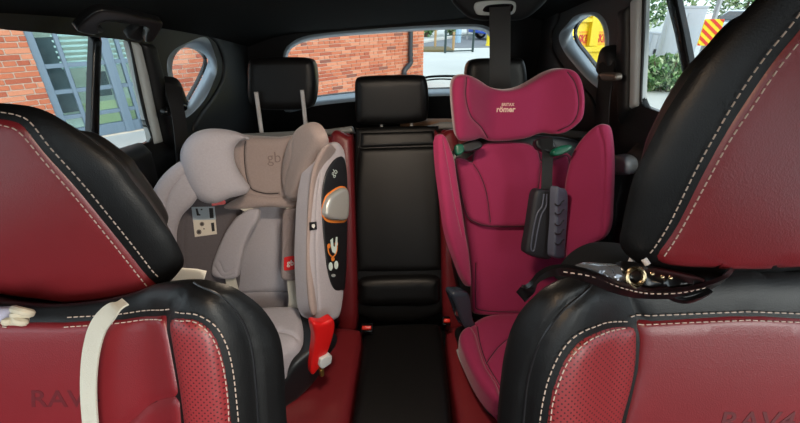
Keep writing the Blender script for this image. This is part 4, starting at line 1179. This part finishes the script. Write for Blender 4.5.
# harness pads
GP = off(GB, 0.115, D=lambda u, v: 0.9 * np.maximum(-v, 0) ** 2)
pad('harness_pad', GP, [(243, 213), (250, 209), (259, 210), (258, 220), (250, 233), (244, 248), (240, 266), (237, 277), (226, 279), (214, 276), (212, 268), (217, 252), (225, 234), (235, 219)], GF, gs, thick=0.012, puff=0.010, rim=0.010, res=0.007,
    seams=[[(221, 262), (226, 272), (234, 268)], [(216, 266), (224, 276), (236, 273)]], sd=0.002, sw=0.0025)
hp = pad('harness_pad', GP, [(284, 211), (292, 208), (301, 210), (302, 240), (302, 276), (298, 280), (285, 280), (281, 274), (282, 250), (282, 228)], mat('shaded_grey_fabric', srgb(134, 122, 122), 0.9, noise=0.14, nscale=220, bump=0.3, bscale=900), gs, thick=0.012, puff=0.010, rim=0.010, res=0.007,  # same grey fabric as the left pad, shade put into its colour
    seams=[[(284, 222), (288, 216), (293, 224), (291, 236), (286, 246), (284, 258)], [(285, 262), (287, 272), (297, 274)]], sd=0.002, sw=0.0025)
lab = off(GP, 0.0115, D=GP.D)
pad('red_label', lab, [(284, 258.5), (286, 257), (295, 256), (297, 258), (297, 267), (296, 269), (286, 270.5), (284, 269)], REDP, hp, thick=0.001, puff=0.001, rim=0.002, res=0.004)
text('label_logo', 'gb', lab, WHT, hp, (290.5, 263.5), 0.022, depth=0.0008, h=0.0012, bold=0.012)
for path in ([(248, 206), (245, 212)], [(291, 203), (292, 211)]):
    strap3('harness_strap', [off(GP, -0.004).pos(*[np.array([c]) for c in GP.hit(*q)])[0] for q in path], (1, 0, 0), 0.034, CREAM, gs)
strap3('harness_strap', [GP.pos(*[np.array([c]) for c in GP.hit(*q)], -0.008)[0] for q in ((291, 270), (292, 285), (293, 305), (284, 325), (268, 345))], (1, 0, 0.2), 0.034, CREAM, gs)
strap3('harness_strap', [GP.pos(*[np.array([c]) for c in GP.hit(*q)], -0.008)[0] for q in ((228, 270), (232, 290), (243, 320), (256, 345))], (1, 0, 0.2), 0.034, CREAM, gs)

# right side wing: warm-toned front edge, pale flank, black control plate
GS = Frame(at_y(326, 225, 1.0), U=(0.62, 0.785, 0), V=(0, 0.45, 0.89))
sw_ = pad('side_wing', GS, [(333, 142), (340, 146), (344, 158), (346, 190), (345, 230), (343, 280), (339, 312), (332, 320), (320, 322), (311, 317), (307, 300), (305, 260), (306, 225), (308, 195), (313, 170), (321, 151)], GF, gs, thick=0.05, puff=0.016, rim=0.016, res=0.009,
    seams=[[(330, 148), (320, 165), (315, 190), (313, 220), (313, 260), (316, 312)]], sd=0.003, sw=0.003)
GE = Frame(at_y(310, 235, 0.945), U=(0.985, -0.17, 0), V=(0, 0.45, 0.89))
pad('wing_edge', GE, [(331, 144), (326, 152), (318, 168), (314, 190), (312, 225), (312, 262), (316, 312), (311, 312), (308, 298), (306, 262), (307, 222), (309, 192), (313, 167), (322, 149)], GFB, gs, thick=0.05, puff=0.012, rim=0.010, res=0.007, bscale=0.97)
cp = off(GS, 0.0155)
pl_ = pad('control_plate', cp, [(331, 163), (338, 157), (344, 159), (347, 180), (347, 230), (345, 284), (341, 290), (333, 288), (327, 270), (323.5, 240), (321.5, 212), (321.5, 192), (325, 174)], BLK, gs, thick=0.006, puff=0.004, rim=0.004, res=0.007)
lv_ = off(GS, 0.024)
pad('lever_surround', off(GS, 0.0185), [(324, 198), (332, 190), (341, 186), (347, 190), (348, 208), (346, 221), (338, 223), (327, 222), (322, 214)], ORG2, gs, thick=0.003, puff=0.003, rim=0.003, res=0.005)
pad('lever', lv_, [(326, 199), (334, 191), (342, 187.5), (347, 191), (348, 207), (346, 219), (338, 220.5), (328, 219), (323, 213)], mat('satin_silver', srgb(190, 192, 188), 0.35, metal=0.5), gs, thick=0.006, puff=0.012, rim=0.010, res=0.005)
pr = off(GS, 0.0205)
def blob(name, x, y, rx, ry, mt, fr, par, n=10):
    return pad(name, fr, [(x + rx * math.cos(a), y + ry * math.sin(a)) for a in np.arange(n) * 2 * math.pi / n], mt, par, thick=0.0008, puff=0, rim=0, res=0.004)
PALE = mat('pale_print', srgb(205, 222, 218), 0.6)
for a0, a1 in ((100, 190), (350, 450)):
    pts = [(332.5 + 4.6 * math.cos(math.radians(a)), 247 - 9.5 * math.sin(math.radians(a)) * -1) for a in np.linspace(a0, a1, 9)]
    m = MB(); m.tube([pr.pos(*[np.array([c]) for c in pr.hit(*q)], 0.0004)[0] for q in pts], 0.0018, n=6); m.build('printed_arc', ORG2, pl_)
for q in ((329, 246), (336.5, 244), (333, 259)): blob('printed_arrow', q[0], q[1], 1.6, 2.4, ORG2, pr, pl_)
pad('printed_figure', off(pr, 0.0008), [(330.5, 240), (333, 238), (333.5, 246), (335, 247), (336, 237), (337.5, 237), (337.5, 250), (335.5, 254), (332.5, 252), (331, 246)], PALE, pl_, smooth=False, thick=0.0008, puff=0, rim=0, res=0.006)
blob('printed_foot', 330.8, 266.5, 2.0, 4.2, PALE, pr, pl_); blob('printed_foot', 336.3, 265, 2.0, 4.2, PALE, pr, pl_)
blob('printed_mark', 333.5, 275.5, 2.2, 1.6, mat('grey_ink2', srgb(150, 155, 155), 0.6), pr, pl_)
text('plate_logo', 'gb', pr, PALE, pl_, (334.5, 173), 0.022, depth=0.0006, bold=-0.01, rot=0.3)
tg = off(GS, 0.017)
pad('side_tag', tg, [(309.5, 222.5), (316.5, 221.5), (317, 229.5), (310, 230.5)], BLK, gs, smooth=False, thick=0.002, puff=0, rim=0, res=0.01)
pad('side_tag_mark', off(tg, 0.0008), [(312, 224.5), (314.5, 224), (315.2, 226), (314, 228.4), (312, 227)], WHT, gs, smooth=False, thick=0.0008, puff=0, rim=0, res=0.01)

# seat part, base, red indicator and connector
GC = Frame(at_y(275, 345, 0.80), U=(1, 0, 0), V=(0, 0.99, -0.1))
pad('seat_cushion', GC, [(230, 318), (262, 312), (298, 312), (304, 324), (304, 340), (300, 349), (290, 356), (277, 372), (262, 400), (250, 440), (200, 440), (205, 370)], GF, gs, thick=0.05, puff=0.03, rim=0.035, res=0.014,
    seams=[[(256, 352), (275, 340), (296, 344), (306, 352)]], sd=0.006, sw=0.005)
GBs = Frame(at_y(300, 365, 0.765), U=(0.80, 0.60, 0), V=(0, 0.1, 1))
pad('base', GBs, [(335, 334), (336, 343), (326, 358), (316, 378), (300, 395), (286, 406), (268, 424), (262, 398), (279, 380), (292, 362), (306, 350), (322, 336)], BLK, gs, thick=0.16, puff=0.012, rim=0.02, res=0.012)
GRd = Frame(at_y(318, 345, 0.778), U=(0.80, 0.60, 0), V=(0, 0.1, 1))
pad('red_indicator', GRd, [(312, 322), (322, 322), (332, 318), (334, 328), (329, 346), (322, 362), (312, 374), (310, 366), (313, 350), (314, 336)], REDP, gs, thick=0.02, puff=0.008, rim=0.008, res=0.007)
cn = Frame(at_y(325, 362, 0.765), U=(0.80, 0.60, 0), V=(0.1, 0.3, 0.95))
pad('connector', cn, [(320, 359), (329, 354), (332, 356), (331, 363), (322, 369), (319, 366)], mat('pale_grey_plastic', srgb(205, 208, 210), 0.4), gs, smooth=False, thick=0.02, puff=0.004, rim=0.004, res=0.006)
pad('connector_pin', off(cn, -0.004), [(320, 370), (324, 368), (324, 376), (321, 377)], mat('brass', srgb(190, 160, 90), 0.3, metal=0.9), gs, smooth=False, thick=0.01, puff=0.002, rim=0.002, res=0.006)

# ------------------------------------------------------------------ magenta booster seat (right)
MG = mat('magenta_fabric', srgb(148, 32, 78), 0.85, noise=0.08, nscale=260, bump=0.25, bscale=1100, sheen=0.35)
PIP = mat('dark_piping', srgb(70, 14, 38), 0.7)
GREEN = mat('green_belt_guide', srgb(10, 88, 66), 0.35)
ms2 = thing('booster_seat', 'magenta high-back booster seat with deep side wings on the right rear seat', 'child seat', (0.33, 1.1, CAMZ - 0.93))
mrec = (0, 0.41, 0.91)
MB_ = Frame(at_y(520, 220, 1.115), V=mrec)
pad('back_shell', off(MB_, -0.03), [(448, 165), (470, 140), (520, 135), (575, 140), (602, 160), (608, 230), (598, 300), (560, 318), (480, 320), (462, 300), (452, 240)], BLK, ms2, thick=0.09, puff=0.01, rim=0.02, res=0.02)
bk = pad('backrest', MB_, [(460, 190), (466, 160), (490, 148), (520, 146), (552, 148), (574, 160), (586, 200), (592, 245), (585, 280), (570, 310), (540, 314), (500, 315), (478, 314), (472, 308), (471, 270), (467, 235)], MG, ms2, thick=0.03, puff=0.014, rim=0.020, res=0.011,
    seams=[[(475, 262), (475, 300), (480, 309), (520, 311), (560, 309)]], sd=0.003, sw=0.003)
MT = off(MB_, 0.028)
tp = pad('torso_pad', MT, [(456, 159), (464, 159), (472, 162), (475, 151), (484, 144), (505, 142), (527, 144), (537, 151), (541, 161), (556, 159), (567, 157), (569, 180), (569, 211), (562, 220), (545, 224), (525, 226), (490, 226), (475, 222), (467, 215), (461, 195), (458, 175)], MG, ms2, thick=0.012, puff=0.014, rim=0.012, res=0.008,
    seams=[[(472, 163), (480, 176), (486, 194), (490, 223)], [(540, 162), (538, 182), (535, 204), (530, 223)]], sd=0.006, sw=0.0035)
tq = resample(catmull(MT.trace([(456, 159), (464, 159), (472, 162), (475, 151), (484, 144), (505, 142), (527, 144), (537, 151), (541, 161), (556, 159), (567, 157), (569, 180), (569, 211), (562, 220), (545, 224), (525, 226), (490, 226), (475, 222), (467, 215), (461, 195), (458, 175)])), 0.006)
m = MB(); m.tube(MT.pos(tq[:, 0], tq[:, 1], 0.003), 0.0034, n=6, closed=True); m.build('piping', PIP, tp)
for q in ([(473, 164), (480, 176), (486, 194), (490, 222)], [(540, 163), (538, 182), (535, 204), (530, 222)]): seam_line('piping', MT, q, tp, PIP, tp)
seam_line('piping', MB_, [(475, 262), (475, 300), (480, 309), (520, 311), (560, 309)], bk, PIP, bk)
# side wings
MWr = Frame(at_y(592, 190, 1.0), U=(0.62, -0.785, 0), V=mrec)
pad('side_wing', MWr, [(568, 172), (574, 152), (584, 137), (595, 127), (604, 124), (610, 130), (613, 160), (612, 200), (610, 226), (603, 238), (590, 246), (576, 258), (568, 262), (565, 230), (565, 195)], MG, ms2, thick=0.012, puff=0.014, rim=0.018, res=0.009,
    seams=[[(601, 128), (606, 150), (606, 190), (604, 234)]], sd=0.004, sw=0.0035)
MWl = Frame(at_y(452, 190, 0.99), U=(0.80, 0.60, 0), V=mrec)
pad('side_wing', MWl, [(437, 152), (437, 140), (440, 134), (445, 138), (449, 148), (453, 160), (456, 180), (460, 205), (464, 232), (468, 255), (470, 285), (464, 280), (455, 258), (447, 232), (443, 205), (439, 175)], MG, ms2, thick=0.014, puff=0.012, rim=0.012, res=0.008,
    seams=[[(441, 139), (446, 165), (452, 200), (460, 235)]], sd=0.004, sw=0.003)
# headrest, curved forward at both sides
hD = lambda u, v: 0.085 * sstep(0.05, 0.20, np.abs(u)) 
MH = Frame(at_y(516, 108, 1.17), V=(0, 0.10, 0.995), D=hD)
HO = [(452, 95), (453, 82), (458, 76), (467, 75), (477, 79), (490, 87), (505, 90.5), (520, 88), (534, 81), (548, 73), (560, 69), (572, 70), (580, 78), (584, 95), (583, 115), (576, 125), (563, 133), (550, 134), (541, 133), (526, 138), (505, 141), (490, 141), (481, 138), (474, 140), (465, 141), (457, 138), (454, 120)]
hd = pad('headrest', MH, HO, MG, ms2, thick=0.05, puff=0.018, rim=0.022, res=0.009, back=0.01,
    seams=[[(466, 76), (465, 96), (470, 115), (480, 126), (487, 138)], [(566, 71), (574, 85), (577, 105), (571, 122), (556, 131)]], sd=0.006, sw=0.0035)
for q in ([(466, 77), (465, 96), (470, 115), (480, 126), (487, 137)], [(566, 72), (574, 85), (577, 105), (571, 122), (556, 130)]): seam_line('piping', MH, q, hd, PIP, hd)
GOLD = mat('pale_print_thread', srgb(228, 196, 178), 0.6)
text('logo_small', 'BRITAX', MH, GOLD, hd, (506.5, 103.8), 0.0085, depth=0.0006, H=hd, width=0.036, bold=0.02)
text('logo', 'r\u00f6mer', MH, GOLD, hd, (504.5, 108.6), 0.0155, depth=0.0006, H=hd, width=0.054, bold=0.03)
# belt guides
for pts, Y in (([(455, 146), (458, 144), (463, 145), (464, 151), (460, 155), (456, 154)], 1.09), ([(553, 150), (560, 146), (570, 145), (572, 148), (566, 153), (558, 156), (553, 155)], 1.04)):
    gf = Frame(at_y(pts[0][0], pts[0][1], Y), V=mrec)
    pad('belt_guide', gf, pts, GREEN, ms2, thick=0.02, puff=0.006, rim=0.006, res=0.005)
for pts, Y in (([(463, 144), (478, 141), (482, 147), (470, 152), (463, 151)], 1.11), ([(536, 140), (548, 137), (556, 146), (556, 154), (545, 152), (537, 148)], 1.07)):
    gf = Frame(at_y(pts[0][0], pts[0][1], Y), V=mrec)
    pad('guide_arm', gf, pts, BLK, ms2, thick=0.02, puff=0.006, rim=0.006, res=0.005)
# belt and its chest pad
strap3('belt', [at_y(547, 138, 1.05), at_y(547.5, 155, 1.055), at_y(547, 175, 1.04), at_y(546, 200, 1.01)], (1, 0, 0), 0.030, BELT, ms2)
PD = mat('charcoal_pad', srgb(38, 38, 44), 0.55, bump=0.2, bscale=900); PDL = mat('slate_pad', srgb(88, 92, 108), 0.5)
MPF = Frame(at_y(542, 225, 0.985), U=(0.96, 0.28, 0), V=(0.09, 0.3, 0.95))
cpad = pad('chest_pad', MPF, [(535, 191), (545, 189.5), (556, 191), (556, 210), (553, 240), (551, 257), (540, 258.5), (527, 254), (525, 248), (528, 230), (531, 210)], PD, ms2, thick=0.02, puff=0.010, rim=0.010, res=0.006)
m = MB(); gm = off(MPF, 0.0105); m.tube(catmull([gm.pos(*[np.array([c]) for c in gm.hit(*q)], 0.0)[0] for q in ((544, 194), (542, 206), (537, 214), (533, 232), (531, 248), (534, 250), (537, 234), (541, 216), (546, 206), (547, 194))], False), 0.0022, n=6); m.build('pad_rib', PDL, cpad)
MPS = Frame(at_y(560, 222, 0.975), U=(0.80, 0.60, 0), V=(0.07, 0.3, 0.95))
spad = pad('chest_pad_flap', MPS, [(555, 189), (560, 188), (565, 190), (566, 202), (565, 225), (563, 254), (560, 258), (553, 257), (552, 248), (554, 220)], PDL, ms2, thick=0.014, puff=0.008, rim=0.006, res=0.005)
gm = off(MPS, 0.009)
for y in (202, 211, 222, 231, 241):
    m = MB(); m.tube(catmull([gm.pos(*[np.array([c]) for c in gm.hit(x, y + dy)], 0.0)[0] for x, dy in ((555, 2), (557, 3.5), (560, 3), (562, 0), (564, -1.5))], False), 0.002, n=6); m.build('pad_notch', PD, spad)
# seat part
MC = Frame(at_y(510, 350, 0.85), U=(1, 0, 0), V=(0, 0.99, -0.05))
sc_ = pad('seat_cushion', MC, [(462, 338), (470, 328), (485, 319), (510, 316), (560, 318), (620, 330), (640, 400), (600, 440), (530, 420), (500, 404), (485, 385), (472, 362)], MG, ms2, thick=0.06, puff=0.024, rim=0.03, res=0.012,
    seams=[[(476, 330), (480, 350), (486, 368), (500, 392)], [(486, 368), (498, 352), (515, 338)]], sd=0.006, sw=0.0035)
pad('seat_bolster', off(MC, 0.012), [(459, 342), (462, 333), (470, 330), (476, 338), (480, 352), (486, 370), (497, 388), (500, 402), (492, 402), (478, 385), (466, 362)], MG, ms2, thick=0.04, puff=0.022, rim=0.018, res=0.009)
for q in ([(477, 332), (480, 350), (486, 368), (499, 391)], [(486, 368), (498, 352), (515, 338)]): seam_line('piping', MC, q, sc_, PIP, sc_)
pad('base_tray', off(MC, -0.045), [(458, 345), (470, 325), (620, 330), (650, 420), (600, 470), (498, 412), (482, 396), (464, 364)], BLK, ms2, thick=0.06, puff=0.008, rim=0.01, res=0.02)
m = MB(); m.tube(catmull([off(MC, -0.04).pos(*[np.array([c]) for c in off(MC, -0.04).hit(*q)], 0.0)[0] for q in ((457, 350), (463, 366), (475, 388), (489, 404), (500, 412))], False), 0.003, n=6); m.build('tray_edge', mat('pale_edge', srgb(170, 170, 172), 0.4), ms2)
MA = Frame(at_y(462, 308, 0.94), U=(0.9, 0.43, 0), V=(0, 0.2, 0.98))
pad('belt_hook', MA, [(451, 293), (458, 291), (467, 292), (470, 300), (472, 318), (476, 326), (467, 330), (461, 322), (456, 308)], mat('glossy_slate_plastic', srgb(58, 64, 76), 0.2), ms2, thick=0.03, puff=0.012, rim=0.012, res=0.008)

# ------------------------------------------------------------------ things lying over the front seats
def on(fr, q, h):
    u, v = fr.hit(*q); return fr.pos(u, v, h)[0]
sl_f = off(FLF, 0.03, FLF.D)
stp = strap3('fabric_strap', [on(sl_f, (123, 303), -0.004), on(sl_f, (116, 308), 0.004), on(sl_f, (103, 323), 0.005), on(sl_f, (95, 345), 0.004), on(sl_f, (91, 372), 0.003), on(sl_f, (91, 400), 0.003), on(sl_f, (94, 440), 0.003)], (0.95, -0.1, 0.2), 0.0195, mat('cream_strap', srgb(190, 188, 176), 0.8, bump=0.3, bscale=700), n=6)
tag(stp, 'cream fabric strap hanging down over the left red seat back', 'strap')
kn = MB()
kp = [on(sl_f, q, h) for q, h in (((14, 309), .0), ((24, 307), .008), ((33, 308), .010), ((34, 312), .004), ((25, 311), .010), ((20, 313), .006), ((27, 316), .012), ((31, 319), .008), ((24, 320), .004), ((17, 318), .008), ((20, 316), .014), ((28, 318), .0))]
kn.tube(catmull(kp, False, 6), 0.0042, n=8)
tag(kn.build('knotted_cord', mat('cream_cord', srgb(196, 188, 168), 0.8)), 'knotted cream cord tucked under the left headrest', 'cord')
cl = pad('cloth', off(sl_f, -0.002, FLF.D), [(-30, 311), (0, 308), (14, 308), (18, 312), (16, 319), (0, 322), (-30, 324)], mat('lavender_cloth', srgb(170, 168, 186), 0.9), thick=0.004, puff=0.006, rim=0.008, res=0.006)
tag(cl, 'small lavender cloth beside the knotted cord on the left seat', 'cloth')
pp = pad('paper', Frame(at_y(188, 276, 0.52), U=(1, 0, 0), V=(0, 0.5, 0.85)), [(168, 278), (182, 268), (196, 269), (206, 271), (203, 281), (188, 286), (172, 286)], mat('white_paper', srgb(220, 218, 210), 0.8), smooth=False, thick=0.003, puff=0.002, rim=0.004, res=0.01)
tag(pp, 'crumpled white paper sticking up behind the left front seat shoulder', 'paper')

# handbag slung over the right front seat
hbg = thing('handbag', 'black handbag with shiny strap and metal ring over the right front seat', 'handbag', on(FRF, (630, 290), 0.02))
BAGM = mat('black_patent', srgb(12, 12, 14), 0.28)
BAGT = mat('dark_navy_nylon', srgb(9, 11, 14), 0.9, spec=0.15)
pad('bag_body', Frame(at_y(625, 265, 0.50), V=(0, 0.3, 0.95)), [(572, 292), (578, 274), (592, 260), (612, 252), (640, 253), (670, 260), (700, 264), (705, 292), (640, 300)], BAGT, hbg, thick=0.06, puff=0.03, rim=0.03, res=0.012)
bf = off(FRF, 0.03, FRF.D)
def bstrap(name, qs, w, mt, wd=(0.1, -0.3, 1)):
    return strap3(name, [on(bf, q, h) for q, h in qs], wd, w, mt, hbg, th=0.004, n=8)
bstrap('strap', [((525, 300), -0.01), ((530, 287), 0.0), ((539, 276), 0.002), ((552, 271), 0.0), ((570, 271), 0.0), ((592, 277), 0.002), ((615, 286), 0.004), ((640, 291), 0.006), ((670, 290), 0.008), ((700, 286), 0.004), ((725, 281), -0.004), ((745, 279), -0.02)], 0.012, BAGM)
bstrap('strap_tab', [((664, 292), 0.004), ((672, 297), 0.004), ((684, 299), 0.004), ((697, 295), 0.004), ((708, 290), 0.003)], 0.005, BAGM)
stl = [((560, 270), 0.004), ((592, 275), 0.006), ((615, 284), 0.008), ((640, 289.5), 0.010), ((670, 288.5), 0.012), ((700, 284.5), 0.008)]
P = resample(catmull([on(bf, q, h) for q, h in stl], False), 0.006, closed=False); m = MB()
for a, b_ in zip(P[:-1], P[1:]): m.box((a + b_) / 2, (0.0035, 0.0009, 0.0009), U=b_ - a, V=(0, -1, 0))
m.build('strap_stitching', STI, hbg, smooth=False)
lump = pad('patent_flap', off(bf, -0.004, FRF.D), [(620, 268), (630, 264), (645, 266), (665, 270), (690, 275), (705, 280), (690, 286), (665, 289), (640, 288), (625, 281)], BAGM, hbg, thick=0.01, puff=0.012, rim=0.014, res=0.005, extra=lambda u, v: 0.004 * np.sin(u * 260) * np.cos(v * 310))
fo = pad('clear_plastic_fold', off(bf, -0.006, FRF.D), [(576, 269), (588, 264), (606, 265), (622, 267), (626, 276), (622, 284), (606, 280), (590, 275)], mat('sheen_grey_plastic', srgb(140, 146, 156), 0.18, metal=0.6), hbg, thick=0.006, puff=0.006, rim=0.008, res=0.004, extra=lambda u, v: 0.006 * np.sin(u * 330 + v * 210) * np.cos(v * 420 - u * 90))  # crumpled clear plastic with its silvery sheen put into the colour
rp_ = on(bf, (628, 273), 0.012); m = MB()
m.tube([rp_ + 0.008 * (np.array([math.cos(a), 0, 0]) + np.array([0, 0.35, 0.94]) * math.sin(a)) for a in np.arange(16) * math.pi / 8], 0.0022, n=8, closed=True); m.build('ring', mat('warm_metal', srgb(205, 180, 140), 0.2, metal=1.0), hbg)
for q in ((636, 269), (646, 271), (656, 274), (664, 275)):
    m = MB(); m.sphere(on(bf, q, 0.009), 0.0022, 8, 6); m.build('stud', mat('warm_metal', srgb(205, 180, 140), 0.2, metal=1.0), hbg)
m = MB(); m.tube([on(bf, (644, 259), 0.0), on(bf, (648, 265), 0.0)], 0.003); m.build('clasp', CHROME, hbg)
